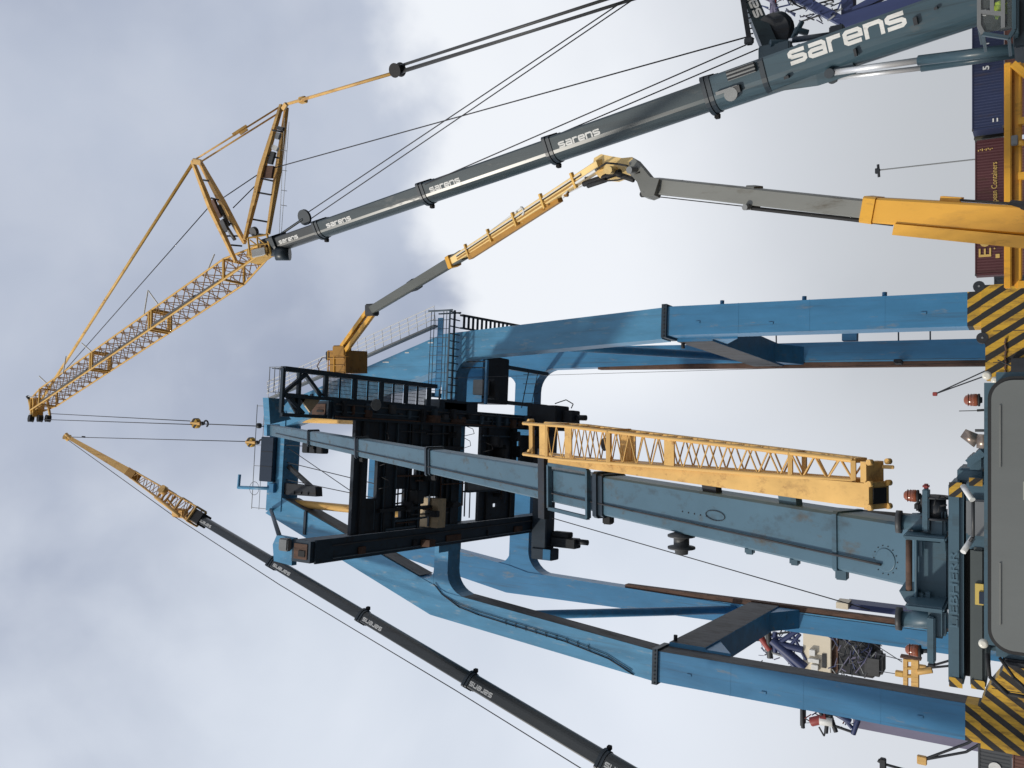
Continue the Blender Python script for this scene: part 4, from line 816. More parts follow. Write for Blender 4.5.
# jib foot platform
pf = part('foot_platform', MB().beam(pt(248, 253, 56.4), pt(268, 252, 56), .5, .3, nJ), yellowB, CB)
for a, b, r_ in (((248, 238), (267, 234.5), .07), ((249, 246), (268, 243.5), .06), ((248, 238), (250, 256), .07), ((267, 234), (271, 254), .08), ((251, 256), (271, 254), .09), ((257, 237), (259, 255), .06), ((250, 240), (258, 246), .05), ((258, 238), (266, 245), .05)): rod('platform_bar', pt(*a, 56), pt(*b, 56), r_, yellowB, pf)
part('platform_panel', MB().beam(pt(252, 254, 55.9), pt(265, 251, 55.9), .15, .5, bJ), white_m, pf); part('platform_reel', MB().lathe(pt(255.5, 231, 56.2), nB, [(0, .3), (.25, .3)], 14), greydk, pf); rod('reel_stand', pt(255.5, 232, 56.2), pt(256, 238, 56.2), .12, redp, pf)
# two struts
def strut(name, legs, rungs, plates, label):
    o = None
    for a, m_, b, t0, t1, r_ in legs:
        pa, pb = pt(*a, t0), pt(*b, t1); pm = pt(*m_, (t0 + t1) / 2)
        mb = MB().beam(pa, pm, r_ * 1.5, r_ * 1.5, nB, r_ * 2.3, r_ * 2.3).beam(pm, pb, r_ * 2.3, r_ * 2.3, nB, r_ * 1.4, r_ * 1.4)
        o = part(name, mb, yellow, CB, label) if o is None else part('strut_leg', mb, yellow, o)
    for a, b in rungs: rod('strut_rung', pt(*a, 58), pt(*b, 58), .06, gblack, o)
    for a, b, w_, m_ in plates: part('strut_plate', MB().beam(pt(*a, 58), pt(*b, 58), w_, .2, nB), m_, o)
    return o
s1 = strut('jib_strut', [((281.5, 105), (262, 170), (245, 240), 60, 57.5, .155), ((286.5, 108), (278, 172), (268, 234), 60.4, 57, .155)],
           [((255, 192), (272, 195)), ((251, 219), (268, 222)), ((247, 233), (266, 235)), ((259, 178), (273, 181)), ((265, 155), (279, 158)), ((272, 130), (283, 132))],
           [((281, 127), (280, 130), .55, greydk), ((279, 133), (277, 139), .35, grate), ((276, 146), (274, 150), .5, white_m), ((273.5, 152), (270, 164), .4, greydk), ((270, 166), (268, 178), .75, rust), ((273, 134), (262, 172), .14, yellow), ((262, 172), (254, 206), .14, yellow), ((283.5, 105), (286, 108), .5, yellow)], 'yellow strut standing above the jib foot')
s2 = strut('jib_strut', [((192.5, 161), (211, 208), (236, 262), 60, 57.5, .145), ((200, 162), (222, 202), (245, 243), 60.4, 57.6, .16)],
           [((203, 180), (209, 181)), ((211, 198), (219, 200)), ((231, 245), (242, 246)), ((227, 236), (239, 236)), ((222, 222), (232, 224))],
           [((213, 200), (221, 217), .3, rust), ((219, 205), (229, 226), .14, greydk), ((222, 220), (227, 231), .4, dullgrey), ((226, 226), (235, 240), .14, grate), ((193, 161), (201, 162.5), .35, yellow)], 'yellow strut leaning to the jib')
for a, b in (((284.5, 118), (279, 240)), ((289, 122), (281, 238)), ((287, 130), (284, 160))): rod('ladder_line', pt(*a, 59), pt(*b, 57), .018, white_m, s1)
for y_ in (127, 150, 170, 190, 205): rod('ladder_hoop', pt(281, y_, 58), pt(287, y_ + 1, 58), .02, grate, s1)
# pendants and ropes
def line(nm, pts, r_, m_, par=None):
    mb = MB(); mb.path([pt(*p) for p in pts], r_, 6); return part(nm, mb, m_, par or CB)
pd = line('pendant', [(284, 105, 60), (392, 73.5, 52)], .11, yellow); part('pendant_joint', MB().bbox((-.2, -.2, -.3), (.2, .2, .3), .05).shift(pt(303, 100, 58.8)), yellowB, pd)
part('pendant_pulley', MB().lathe(pt(397.5, 70, 51.7) - nB * .3, nB, [(0, .42), (.06, .36), (.5, .36), (.6, .42)], 18), black, pd)
for a, b in (((398, 66.5, 51.7), (700, -31, 42)), ((399, 73, 51.7), (700, -22, 42)), ((399, 71, 51.7), (690, -18, 42))): line('guy_rope', [a, b], .085 if a[1] != 71 else .05, greydk, pd)
line('pendant', [(281, 106, 60), (192, 161.5, 60)], .06, yellow); line('pendant', [(285, 109, 60.2), (199, 163, 60.2)], .06, yellow)
part('pendant_link', MB().beam(pt(247, 126, 60), pt(233, 135, 60), .16, .3, nB), yellow, pd); part('pendant_link', MB().beam(pt(247.5, 129, 60), pt(240, 134, 60), .14, .2, nB), yellow, pd)
line('pendant', [(193, 163, 60), (42, 399, 83)], .13, yellowB)
part('rope_pulley', MB().lathe(pt(305.5, 217, 55), nB, [(0, .5), (.05, .42), (.12, .42), (.17, .5)], 20), collar, pd)
rod('pulley_link', pt(281, 234, 56), pt(303, 219, 55), .09, collar, pd)
for a, b in (((307, 213, 55), (640, -10, 42)), ((309, 220, 55), (650, -12, 42)), ((60, 376, 80), (208, 208, 60)), ((208, 208, 60), (263, 171, 59)), ((263, 171, 59), (747, 37, 40)), ((233, 208, 59), (264, 177, 59)), ((425, 184.5, 48), (748, 44, 39.5)), ((470, 172, 47), (758, 49, 39.5))): line('hoist_rope', [a, b], .035, cable)
for a, b in (((48, 413.5, 82.6), (190, 421, 63)), ((44, 419.5, 82.6), (192, 424.5, 63))): line('hoist_rope', [a, b], .035, cable)
# operator's cab at the boom foot
oc = part('operator_cab', MB().box((0, 0, 0), (.01, .01, .01)), steelB, CB)
cabY = 33.5
def cpx(x, y, Y=cabY): return at(x, y, Y)
oc_back = part('cab_floor', boxpx(1013, 1019, -6, 34, cabY, 1.8, .03), steelB, oc)
part('cab_rear_wall', boxpx(980, 1013, -8, 30, cabY + 1.75, .06, 0), greydk, oc)
part('engine_housing', boxpx(1014, 1060, -40, 44, cabY + .4, 2.2, .05), collar, CB)
for a, b in (((979, -8), (979, 26)), ((979, 26), (983, 34)), ((983, 34), (1009, 38)), ((1009, 38), (1014, 30)), ((1014, 30), (1014, -8)), ((992, -8), (992, 12)), ((1003, -8), (1003, 28)), ((979, 12), (1003, 14))):
    rod('cab_frame', cpx(*a), cpx(*b), .06, grate if a[0] in (979, 992, 1003) else steelB, oc, square=True)
for a, b in (((979, 26), (979, 26)), ((983, 34), (983, 34)), ((1014, 30), (1014, 30)), ((1009, 38), (1009, 38))): rod('cab_post', cpx(*a), cpx(*b) + Vector((0, 1.75, 0)), .05, steelB, oc, square=True)
part('cab_pane', boxpx(980, 1012, -8, 31, cabY + .02, .012, 0), paneg, oc); part('cab_console', boxpx(998, 1012, 14, 26, cabY + .4, .5, .04), gblack, oc); part('cab_seat', boxpx(988, 1011, -4, 6, cabY + .9, .5, .06), gblack, oc); part('cab_paper', boxpx(984, 991, 23, 31, cabY + .2, .02, 0), grate, oc)
carrier(CB, (19.5, 39.5), R(75), 17, 3, 7, steelB)

# seated operator in the cab (one skinned body, clothing as children)
def person(base, facing, label):
    me = bpy.data.meshes.new('person'); V = [(0, 0, .0), (0, .02, .25), (0, .03, .46), (0, .03, .56), (0, .01, .64), (0, -.01, .76),
        (.1, .0, -.02), (.12, -.42, .02), (.12, -.46, -.40), (.12, -.60, -.44), (-.1, 0, -.02), (-.12, -.42, .02), (-.12, -.46, -.40), (-.12, -.60, -.44),
        (.19, .03, .44), (.24, -.06, .2), (.2, -.30, .14), (.19, -.40, .16), (-.19, .03, .44), (-.24, -.06, .2), (-.2, -.30, .14), (-.19, -.40, .16)]
    E_ = [(0, 1), (1, 2), (2, 3), (3, 4), (4, 5), (0, 6), (6, 7), (7, 8), (8, 9), (0, 10), (10, 11), (11, 12), (12, 13), (2, 14), (14, 15), (15, 16), (16, 17), (2, 18), (18, 19), (19, 20), (20, 21)]
    rad = [.15, .15, .16, .065, .095, .085, .10, .075, .055, .045, .10, .075, .055, .045, .075, .05, .04, .04, .075, .05, .04, .04]
    me.from_pydata(V, E_, []); o = link('person', me); o.location = base; o.rotation_euler.z = facing
    m = o.modifiers.new('skin', 'SKIN'); 
    for i, r_ in enumerate(rad): me.skin_vertices[0].data[i].radius = (r_, r_)
    me.skin_vertices[0].data[0].use_root = True
    o.modifiers.new('sub', 'SUBSURF').levels = 1; me.materials.append(trouser)
    v = link('hivis_jacket', MB().lathe((0, .015, .05), (0, .05, 1), [(0, .20), (.15, .21), (.38, .225), (.47, .14), (.5, .08)], 14).mesh('j', hivis), o)
    link('helmet', MB().lathe((0, -.005, .72), (0, 0, 1), [(0, .13), (.02, .115), (.08, .1), (.13, .05), (.14, .002)], 14).mesh('h', white_m), o)
    link('face', MB().lathe((0, -.06, .66), (0, -1, 0), [(0, .08), (.03, .07), (.05, .02)], 10).mesh('f', skin), o)
    for sx in (-1, 1): link('sleeve', MB().tube((.2 * sx, .02, .42), (.24 * sx, -.06, .2), .085, 8).tube((.24 * sx, -.06, .2), (.2 * sx, -.28, .14), .06, 8).mesh('s', hivis), o)
    o['label'] = label; o['category'] = 'person'; return o
person(at(1010, 8, cabY + 1.0), R(-20), 'seated person in yellow hi-vis jacket inside the crane cab')

# ------------------------------------------------------------------ crane on the left with fly jib
C0, C1, C2 = pt(700, 817, 41.5), pt(200, 518.5, 68.5), pt(68, 437, 81.5)
aC0 = (C1 - C0).normalized(); C00 = C0 - aC0 * ((C0.z - 3) / aC0.z)
CC = thing('mobile_crane', 'mobile crane at lower left with charcoal lettered boom and short yellow jib tip', 'mobile crane', (C00.x, C00.y, 0))
LC = (C1 - C00).length
def fracC(x):
    lo, hi = 0., 1.
    for _ in range(40):
        m = (lo + hi) / 2; p = C00 + (C1 - C00) * m; q = p - Vector((0, 0, CZ)); f = q.y * cp + q.z * sp; v = 512 - F * (-q.y * sp + q.z * cp) / f
        if v > x: lo = m
        else: hi = m
    return lo
viewC = -((C0 + C1) / 2 - Vector((0, 0, CZ))).normalized()
cutsC = [0] + [fracC(x) for x in (603, 470, 363, 273)] + [1]
secC, aC, bC, nC = telescope(CC, C00, C1, cutsC, [1.0, .92, .85, .78, .70], [1.0, .90, .83, .76, .68], (-1, 0, .25), viewC, [steelC] * 5, True, .3)
for i, x0, x1, h_ in ((1, 497, 474.5, .27), (2, 386.5, 367.5, .25), (3, 294.5, 277.5, .23), (4, 215, 203, .21), (0, 640, 609, .28)):
    sc = secC[i]; Lw = (fracC(x1) - fracC(x0)) * LC; st_ = fracC(x0) * LC - (sc[1] - C00).dot(aC)
    part('lettering', word(MB(), 'sarens', sc[1] + aC * st_ + bC * .02 + nC * (sc[3] / 2 + .004), aC, (bC if bC.dot(nC.cross(aC)) > 0 else -bC), nC, h_, .27, Lw / (8.2 * h_)), white_m, sc[0], 'white lettering on the boom')
ch = part('boom_head', MB().loft(C1 - aC * .6, C1 + aC * .9, boom_prof(.95, 1.0, False), bC, nC), black, CC)
# fly jib: lattice section then tapered box
cj0, cj1, cj2 = C1 + aC * .5, pt(132, 474, 75), C2
fj = part('fly_jib', MB().loft(cj1, cj2, [(-.34, -.34), (.34, -.34), (.34, .34), (-.34, .34)], bC, nC, [(-.16, -.16), (.16, -.16), (.16, .16), (-.16, .16)]), yellow, CC, 'yellow fly jib with lattice lower part and tapered box tip')
aF = (cj1 - cj0).normalized(); LF = (cj1 - cj0).length
def cf(u, k):
    w = (.80 if u < .12 else .80 - (u - .12) / .88 * .42); sx, sy = ((1, 1), (1, -1), (-1, -1), (-1, 1))[k]
    return cj0 + aF * (LF * u) + bC * sx * w * .8 + nC * sy * w * .7
for k in range(4): rod('chord', cf(0, k), cf(1, k), .06, yellow, fj, 8)
for f in ((0, 1), (1, 2), (2, 3), (3, 0)):
    for i in range(9):
        rod('lacing', cf(i / 9, f[0]), cf((i + .5) / 9, f[1]), .032, jiblace, fj); rod('lacing', cf((i + .5) / 9, f[1]), cf((i + 1) / 9, f[0]), .032, jiblace, fj)
for u in (0, .2, .42, .48, .96):
    for f in ((0, 1), (1, 2), (2, 3), (3, 0)): rod('frame_bar', cf(u, f[0]), cf(u, f[1]), .07, yellow, fj, square=True)
part('jib_joint', MB().beam(cj1 - aF * .8, cj1 + aF * .4, .72, .72, nC), orangeD, fj); part('jib_cylinder', MB().tube(cf(.1, 0), cf(.5, 0), .13, 10), yellow, fj)
part('side_bracket', MB().bbox((-.35, -.3, -.7), (.35, .3, .7), .08).shift(pt(180, 513, 70)), yellow, fj); rod('bracket_bar', pt(180, 515, 70), pt(168, 500, 71), .09, yellow, fj); rod('bracket_bar', pt(180, 513, 70), pt(196, 523, 69), .09, yellow, fj)
part('jib_drum', MB().lathe(pt(165, 491, 71), nC, [(0, .36), (.4, .36)], 14), yellow, fj)
part('tip_sheave', MB().lathe(pt(67, 437, 81.5) - nC * .2, nC, [(0, .35), (.05, .3), (.35, .3), (.4, .35)], 16), yellowB, fj); rod('tip_arm', pt(66, 434, 81.5), pt(72, 440, 81), .16, yellow, fj)
line('hoist_rope', [(70, 437, 81.5), (246, 441.5, 67.3)], .035, cable, CC); rod('rope_weight', pt(82, 436.8, 80), pt(85, 437, 80), .09, black, CC)
line('hoist_rope', [(68, 440, 81.5), (118, 476, 76), (175, 517, 70), (280, 585, 62), (455, 690, 52), (640, 805, 44)], .03, cable, CC)
carrier(CC, (C00.x - 5, C00.y), R(90), 15, 3, 6, steelC)
# hook blocks
def hook_block(base, label, k=1.):
    h = thing('hook_block', label, 'hook block', base, 0, 'striped hook blocks'); b = Vector(base)
    part('block_body', MB().lathe(b + Vector((0, -.18 * k, .75 * k)), (0, 1, 0), [(0, .34 * k), (.03 * k, .38 * k), (.33 * k, .38 * k), (.36 * k, .34 * k)], 18), hazH, h)
    part('cheek_plate', MB().bbox(b + Vector((-.12 * k, -.21 * k, .1 * k)), b + Vector((.12 * k, .21 * k, 1.2 * k)), .03), yellow, h)
    part('swivel', MB().lathe(b + Vector((0, 0, -.08 * k)), (0, 0, 1), [(0, .12 * k), (.2 * k, .16 * k)], 12), gblack, h)
    mb = MB(); pts = [b + Vector((.22 * k * math.sin(a) , 0, -.33 * k + .22 * k * math.cos(a))) for a in [R(x) for x in range(0, 251, 25)]]; mb.path(pts, .065 * k, 8); part('hook', mb, gblack, h); return h
hook_block(pt(203, 423.5, 63.6), 'yellow and black hook block on the tall lattice jib ropes', 1.0)
hook_block(pt(258, 442.5, 66.2), 'yellow and black hook block close above the gantry apex', 1.0)
line('sling', [(204, 424, 63.6), (268, 426.5, 62.8)], .04, cable); 
for x_ in (259, 268): part('sling_shackle', MB().lathe(pt(x_, 425.7, 63), (0, 0, 1), [(-.2, .05), (-.1, .2), (.1, .2), (.2, .05)], 10), gblack, CB)

# ------------------------------------------------------------------ yellow boom lift with basket
DL = thing('boom_lift', 'yellow access lift with grey telescopic boom reaching the gantry gallery', 'boom lift', (3.2, 21, 0))
D0, D1 = pt(1045, 221, 18.6), pt(640, 176, 25.2)
aD = (D1 - D0).normalized(); LD = (D1 - D0).length; vD = Vector((-.22, -1, .05)).normalized(); nD = ortho(aD, vD); bD = aD.cross(nD); bD = bD if bD.x > 0 else -bD
def onD(x, y, t): return pt(x, y, t)
bb = part('base_boom', MB().loft(D0, pt(868, 209.5, 21.3), boom_prof(.62, .60, False), bD, nD), yellowL, DL, 'bright yellow base boom')
part('boom_tray', MB().loft(pt(1045, 243.5, 18.5), pt(896, 229, 20.7), [(-.2, -.13), (.2, -.13), (.2, .13), (-.2, .13)], bD, nD), yellowL, bb)
part('boom_nose', MB().loft(pt(878, 210.5, 21.1), pt(866, 209, 21.35), boom_prof(.66, .64, False), bD, nD), yellowL, bb)
part('cylinder_lug', MB().loft(pt(962, 201.5, 19.7), pt(941, 200, 20.0), [(-.1, -.12), (.1, -.12), (.1, .09), (-.1, .09)], bD, nD), yellowL, bb)
part('lift_cylinder', MB().tube(pt(1045, 209, 18.3), pt(1011, 205.5, 18.9), .12, 12), black, bb); rod('cylinder_rod', pt(1011, 205.5, 18.9), pt(960, 201.5, 19.7), .045, chrome, bb, 10)
rod('hose_tube', pt(960, 200, 19.6), pt(1012, 203.5, 18.8), .025, black, bb)
gb = part('boom_extension', MB().loft(pt(880, 210.5, 21.1), pt(655, 185.5, 24.9), boom_prof(.46, .44, False), bD, nD), greyboom, DL)
part('boom_clamp', MB().loft(pt(757, 198, 23.1), pt(749, 197, 23.25), boom_prof(.54, .62, False), bD, nD), greyboom, gb); rod('clamp_pin', pt(750, 207, 23.1) + nD * .3, pt(750, 207, 23.1) - nD * .3, .08, grate, gb, 10)
rod('boom_pipe', pt(750, 208, 23.1), pt(893, 224, 20.9), .06, black, gb); rod('boom_pipe', pt(656, 194, 24.9), pt(750, 204, 23.1), .02, black, gb); rod('boom_pipe', pt(660, 197, 24.9), pt(750, 207, 23.1), .015, black, gb)
part('boom_patch', MB().bbox((-.2, -.03, -.25), (.2, .03, .25), .02).shift(pt(675, 188, 24.4)), greyboom, gb)
# elbow plate
def plate(pxs, t, th, mat, par, nm):
    pts = [at(x, y, t * .924 - .2) for x, y in pxs]; m = len(pts); dY = Vector((0, th, 0))
    return part(nm, MB().add(pts + [p + dY for p in pts], [(i, (i + 1) % m, m + (i + 1) % m, m + i) for i in range(m)] + [list(range(m)), list(range(m, 2 * m))[::-1]]), mat, par)
el = plate([(629, 162), (634, 158), (641, 166), (650, 177), (659, 179), (654, 195), (648, 197.5), (642, 196), (637, 182), (630, 174)], 25.1, .46, greyboom, DL, 'elbow')
rod('elbow_pin', pt(635.5, 170, 24.8) + nD * .32, pt(635.5, 170, 24.8) - nD * .4, .10, grate, el, 12); rod('elbow_pin', pt(648, 194, 24.9) + nD * .3, pt(648, 194, 24.9) - nD * .3, .09, black, el, 10)
rod('elbow_link', pt(617, 174, 25.6), pt(634, 180, 25.3), .08, black, el)
# articulated jib
kn = plate([(594, 158), (601, 154), (610, 156), (622, 158), (632, 157), (635, 163), (632, 172), (621, 176), (613, 179), (600, 178), (592, 170)], 25.9, .44, paleyel, DL, 'jib_knuckle')
kn['label'] = 'pale yellow knuckle of the articulated jib'
rod('knuckle_pin', pt(614, 170, 25.5) + nD * .3, pt(614, 170, 25.9), .12, paleyel, kn, 12)
part('jib_cylinder', MB().tube(pt(584, 184, 26.9), pt(620, 172, 25.6), .09, 10), black, kn); part('jib_cylinder', MB().tube(pt(588, 186, 26.7), pt(606, 180, 26.0), .07, 10), black, kn); rod('jib_rod', pt(566, 194, 28.2), pt(584, 185, 26.9), .02, chrome, kn)
E0, E1, E2, E3 = pt(602, 164, 26.1), pt(453, 261, 35.5), pt(372, 310, 43.5), pt(342, 351, 46.6)
vE = ortho((E1 - E0).normalized(), vD); bE = (E1 - E0).normalized().cross(vE)
aj = part('articulated_jib', MB().loft(E0, E1, boom_prof(.36, .30, False), bE, vE), paleyel, DL)
part('jib_channel', MB().loft(pt(560, 199, 28.5), pt(470, 257, 34.0), [(-.1, -.1), (.1, -.1), (.1, .1), (-.1, .1)], bE, vE), orangeD, aj)
for k in range(5): u_ = .12 + .18 * k; q = E0 + (E1 - E0) * u_ + vE * .2; part('jib_clip', MB().beam(q - bE * .25, q + bE * .25, .1, .1, vE), yellowB, aj)
for a, b in (((596, 170, 25.9), (568, 188, 27.6)), ((568, 188, 27.6), (563, 197, 28.2)), ((522, 208, 30.3), (480, 240, 33.4)), ((520, 214, 30.2), (478, 246, 33.4))): rod('hydraulic_pipe', pt(*a), pt(*b), .05, white_m, aj)
for o1, o2, r_, m_ in ((.19, .02, .022, black), (.21, .06, .018, white_m), (.2, -.08, .03, orangeD), (-.12, .2, .02, black)): rod('jib_hose', E0 + (E1 - E0) * .08 + vE * o1 + bE * o2, E0 + (E1 - E0) * .93 + vE * o1 + bE * o2, r_, m_, aj)
for k in range(6): q = E0 + (E1 - E0) * (.2 + .13 * k) + bE * -.2; part('jib_bracket', MB().bbox((-.07, -.07, -.07), (.07, .07, .07), .02).shift(q), random.choice((orangeD, gblack, paleyel)), aj)
mbh = MB(); mbh.path([pt(628, 166, 24.8), pt(618, 164, 25.2), pt(606, 163, 25.5), pt(596, 170, 26.0), pt(585, 178, 26.5)], .03, 5); part('knuckle_hose', mbh, black, kn)
mbh = MB(); mbh.path([pt(640, 172, 24.7), pt(630, 177, 24.9), pt(618, 180, 25.3), pt(604, 181, 25.9)], .025, 5); part('knuckle_hose', mbh, black, kn)
mb = MB()
for k in range(10):
    a0, a1 = R(-110 + 20 * k), R(-90 + 20 * k); c_ = pt(522, 211, 30.0); mb.tube(c_ + (bE * math.sin(a0) - (E1 - E0).normalized() * math.cos(a0)) * .12, c_ + (bE * math.sin(a1) - (E1 - E0).normalized() * math.cos(a1)) * .12, .045, 5)
part('pipe_loop', mb, white_m, aj)
aE = (E2 - E1).normalized(); vE2 = ortho(aE, vD); bE2 = aE.cross(vE2)
jt = part('jib_extension', MB().loft(E1 - aE * 1.0, E2, boom_prof(.36, .40, False), bE2, vE2), paint('olive_grey_boom', (.10, .105, .09), .4, 0, .1, 1), DL)
part('extension_collar', MB().loft(E1 - aE * .15, E1 + aE * .15, boom_prof(.50, .52, False), bE2, vE2), yellowL, jt); part('extension_collar', MB().loft(pt(417, 283, 39), pt(412, 286.5, 39.5), boom_prof(.46, .48, False), bE2, vE2), greydk, jt)
aG = (E3 - E2).normalized(); vE3 = ortho(aG, vD); bE3 = aG.cross(vE3)
bl = part('basket_link', MB().loft(E2, E3, [(-.12, -.28), (.12, -.28), (.12, -.08), (-.12, -.08)], bE3, vE3), yellowL, DL); part('link_bar', MB().loft(E2, E3, [(-.12, .08), (.12, .08), (.12, .26), (-.12, .26)], bE3, vE3), yellowL, bl)
part('link_cylinder', MB().tube(E2 + aG * .3 - vE3 * .25, E3 - aG * .5 - vE3 * .2, .12, 10), black, bl); part('link_joint', MB().bbox((-.3, -.25, -.3), (.3, .25, .3), .06).shift(E2), greydk, bl)
for q in (E3,): part('basket_mount', MB().bbox((-.3, -.3, -.45), (.3, .3, .45), .06).shift(q), orangeD, bl)
# basket: floor, mesh sides, rails
bc = at(341, 362, 36.0)
bk = part('basket', MB().bbox(bc + Vector((-.62, -.45, -.75)), bc + Vector((.62, 1.35, -.66)), .02), orangeD, DL, 'ochre work basket beside the gallery')
part('basket_panel', MB().box(bc + Vector((-.62, -.45, -.66)), bc + Vector((.62, -.41, .42))), orangeD, bk); part('basket_panel', MB().box(bc + Vector((-.62, -.40, -.66)), bc + Vector((-.58, 1.35, .42))), orangeD, bk); part('basket_panel', MB().box(bc + Vector((.58, -.40, -.66)), bc + Vector((.62, 1.35, .42))), orangeD, bk)
for k in range(4): rod('basket_post', bc + Vector((-.6 + .4 * k, -.47, -.66)), bc + Vector((-.6 + .4 * k, -.47, .5)), .035, orangeD, bk)
for z_ in (.05, .5): rod('basket_rail', bc + Vector((-.64, -.48, z_)), bc + Vector((.64, -.48, z_)), .035, yellowL, bk)
mb = MB(); mb.path([bc + Vector((-.9, -.2, -.6)), bc + Vector((-.8, -.2, 1.2)), bc + Vector((-.2, -.2, 1.6)), bc + Vector((.25, -.2, 1.2)), bc + Vector((.2, -.2, .4))], .03, 6); part('basket_hose', mb, rust, bk)
part('control_box', MB().bbox(bc + Vector((.1, -.35, .45)), bc + Vector((.6, .2, .85)), .05), gblack, bk)
part('lift_chassis', MB().bbox((2.2, 19.2, .5), (5.2, 26, 1.5), .1), yellowL, DL); part('turntable', MB().bbox((2.9, 19.0, 1.5), (4.6, 21.5, 2.35), .1), yellowL, DL)
for sx in (2.3, 5.1):
    for yy in (20.4, 24.6): wheel(DL, Vector((sx, yy, .6)), (1, 0, 0), .6, .4)

# ------------------------------------------------------------------ yellow steel frame beside the lift
YF = thing('steel_frame', 'yellow double-rail steel frame standing under the lift boom', 'steel frame', (6, 30, 0))
for nm, x0, x1, ym in (('rail', 1004, 1011.5, 0), ('rail', 1014.5, 1022, .25)):
    part('rail_beam', boxpx(x0, x1, 62, 288, 30 + ym, .25, .03), yellowL, YF)
part('rail_gap_plate', boxpx(1011.4, 1014.6, 64, 286, 30.3, .1, 0), orangeD, YF)
zb = at(1022, 170, 30).z
for y_ in (66, 120, 175, 230, 284):
    x_ = at(1022, y_, 30).x; rod('frame_post', (x_, 30.15, 0), (x_, 30.15, zb + .1), .1, yellowL, YF, square=True)
rod('frame_brace', at(1013, 64, 29.9), at(1030, 78, 29.9), .09, yellowL, YF, square=True); part('clamp_block', boxpx(1011, 1018, 135, 145, 29.9, .12, .02), grate, YF); rod('clamp_arm', at(1019, 143, 29.9), at(1026, 143, 29.9), .08, yellowL, YF)

# ------------------------------------------------------------------ containers
def container(x0, x1, y0, y1, Y, mat, label, group, zs=None, dep=2.44):
    """corrugated long side facing the camera"""
    xm = (x0 + x1) / 2; ym = (y0 + y1) / 2; X0, X1 = at(xm, y1, Y).x, at(xm, y0, Y).x; Z0, Z1 = (at(x1, ym, Y).z, at(x0, ym, Y).z) if zs is None else zs
    t = thing('shipping_container', label, 'container', ((X0 + X1) / 2, Y, Z0), 0, group)
    n = max(4, int((X1 - X0 - .4) / .28)); st_ = (X1 - X0 - .4) / n; pts = []
    for i in range(n):
        x = X0 + .2 + i * st_; pts += [(x, Y + .07), (x + st_ * .3, Y + .07), (x + st_ * .5, Y + .05), (x + st_ * .8, Y + .05)]
    pts += [(X1 - .2, Y + .07), (X1 - .2, Y + .2), (X0 + .2, Y + .2)]
    part('side_wall', MB().prism(pts, Z0 + .16, Z1 - .12, 'z'), mat, t)
    part('body', MB().box((X0 + .05, Y + .2, Z0 + .1), (X1 - .05, Y + dep, Z1 - .02)), mat, t)
    part('top_rail', MB().box((X0, Y, Z1 - .12), (X1, Y + .2, Z1)), mat, t); part('bottom_rail', MB().box((X0, Y, Z0), (X1, Y + .2, Z0 + .16)), mat, t)
    for x in (X0, X1 - .2): part('corner_post', MB().box((x, Y - .004, Z0 + .16), (x + .2, Y + .2, Z1 - .12)), mat, t)
    for x in (X0 - .01, X1 - .17):
        for z in (Z0 - .005, Z1 - .13): part('corner_casting', MB().box((x, Y - .02, z), (x + .18, Y + .2, z + .14)), greydk, t)
    return t, X0, X1, Z0, Z1
CY2 = 98
t1, X0, X1, Z0, Z1 = container(975, 1005.5, 139, 275, CY2, contmar, 'maroon container with gold lettering high in the stack', 'stacked containers')
p_ = at(990.5, 254, CY2 - .05)
text_mesh('lettering', 'ECS', 1.55, gold, t1, (at(990, 258, CY2).x, CY2 - .02, Z0 + 1.25), (1, 0, 0), (0, 0, 1), .01, 1.35, .02)
text_mesh('lettering', '• • • •', .55, gold, t1, (at(990, 250, CY2).x, CY2 - .02, Z0 + .75), (1, 0, 0), (0, 0, 1), .0, 1.2, .02)
text_mesh('lettering', 'European Containers', .72, gold, t1, (at(990, 214, CY2).x, CY2 - .02, Z0 + .72), (1, 0, 0), (0, 0, 1), .0, .82, .02)
part('code_panel', MB().box((at(990, 258.5, CY2).x, CY2 - .03, Z0 + .5), (at(990, 254.5, CY2).x, CY2 - .01, Z0 + .85)), gold, t1)
mb = MB()
for k in range(8): mb.box((X1 - 1.1 + (k % 2) * .1, CY2 - .02, Z1 - .35 - .17 * k), (X1 - .95 + (k % 3) * .05, CY2 - .01, Z1 - .26 - .17 * k))
part('code_marks', mb, gold, t1)
t2, bX0, bX1, bZ0, bZ1 = container(972, 1004, -30, 129, CY2 - 2, contblue, 'navy blue container with white digits at the right edge', 'stacked containers')
text_mesh('lettering', '1', .55, white_m, t2, (at(987, 45.5, CY2 - 2).x, CY2 - 2.02, at(989, 43, CY2 - 2).z), (1, 0, 0), (0, 0, 1), .02, 1.2, .02); text_mesh('lettering', '5', .75, white_m, t2, (at(987, 70, CY2 - 2).x, CY2 - 2.02, at(989, 67, CY2 - 2).z), (1, 0, 0), (0, 0, 1), .02, 1.2, .02)
for k in range(2): part('door_mark', MB().box((at(990, 122.5, CY2 - 2).x, CY2 - 2.03, bZ0 + .5 + k * .35), (at(990, 119, CY2 - 2).x, CY2 - 2.01, bZ0 + .62 + k * .35)), white_m, t2)
container(974, 1004, 129.8, 137.8, CY2 + 1.5, paint('container_olive', (.06, .055, .035), .6), 'narrow dark olive container end between the navy and maroon ones', 'stacked containers')
container(1005.8, 1040, 139, 275, CY2, contbrown, 'brown container under the maroon one', 'stacked containers', (Z0 - 2.62, Z0 - .02))
container(1005, 1040, -30, 129, CY2 - 2, contbrown, 'brown container under the navy blue one', 'stacked containers', (bZ0 - 2.62, bZ0 - .02))
container(994, 1030, 275.5, 300, CY2 - 8, contgrey, 'dark grey container beside the right gantry leg', 'stacked containers', (0, at(994, 285, CY2 - 8).z))
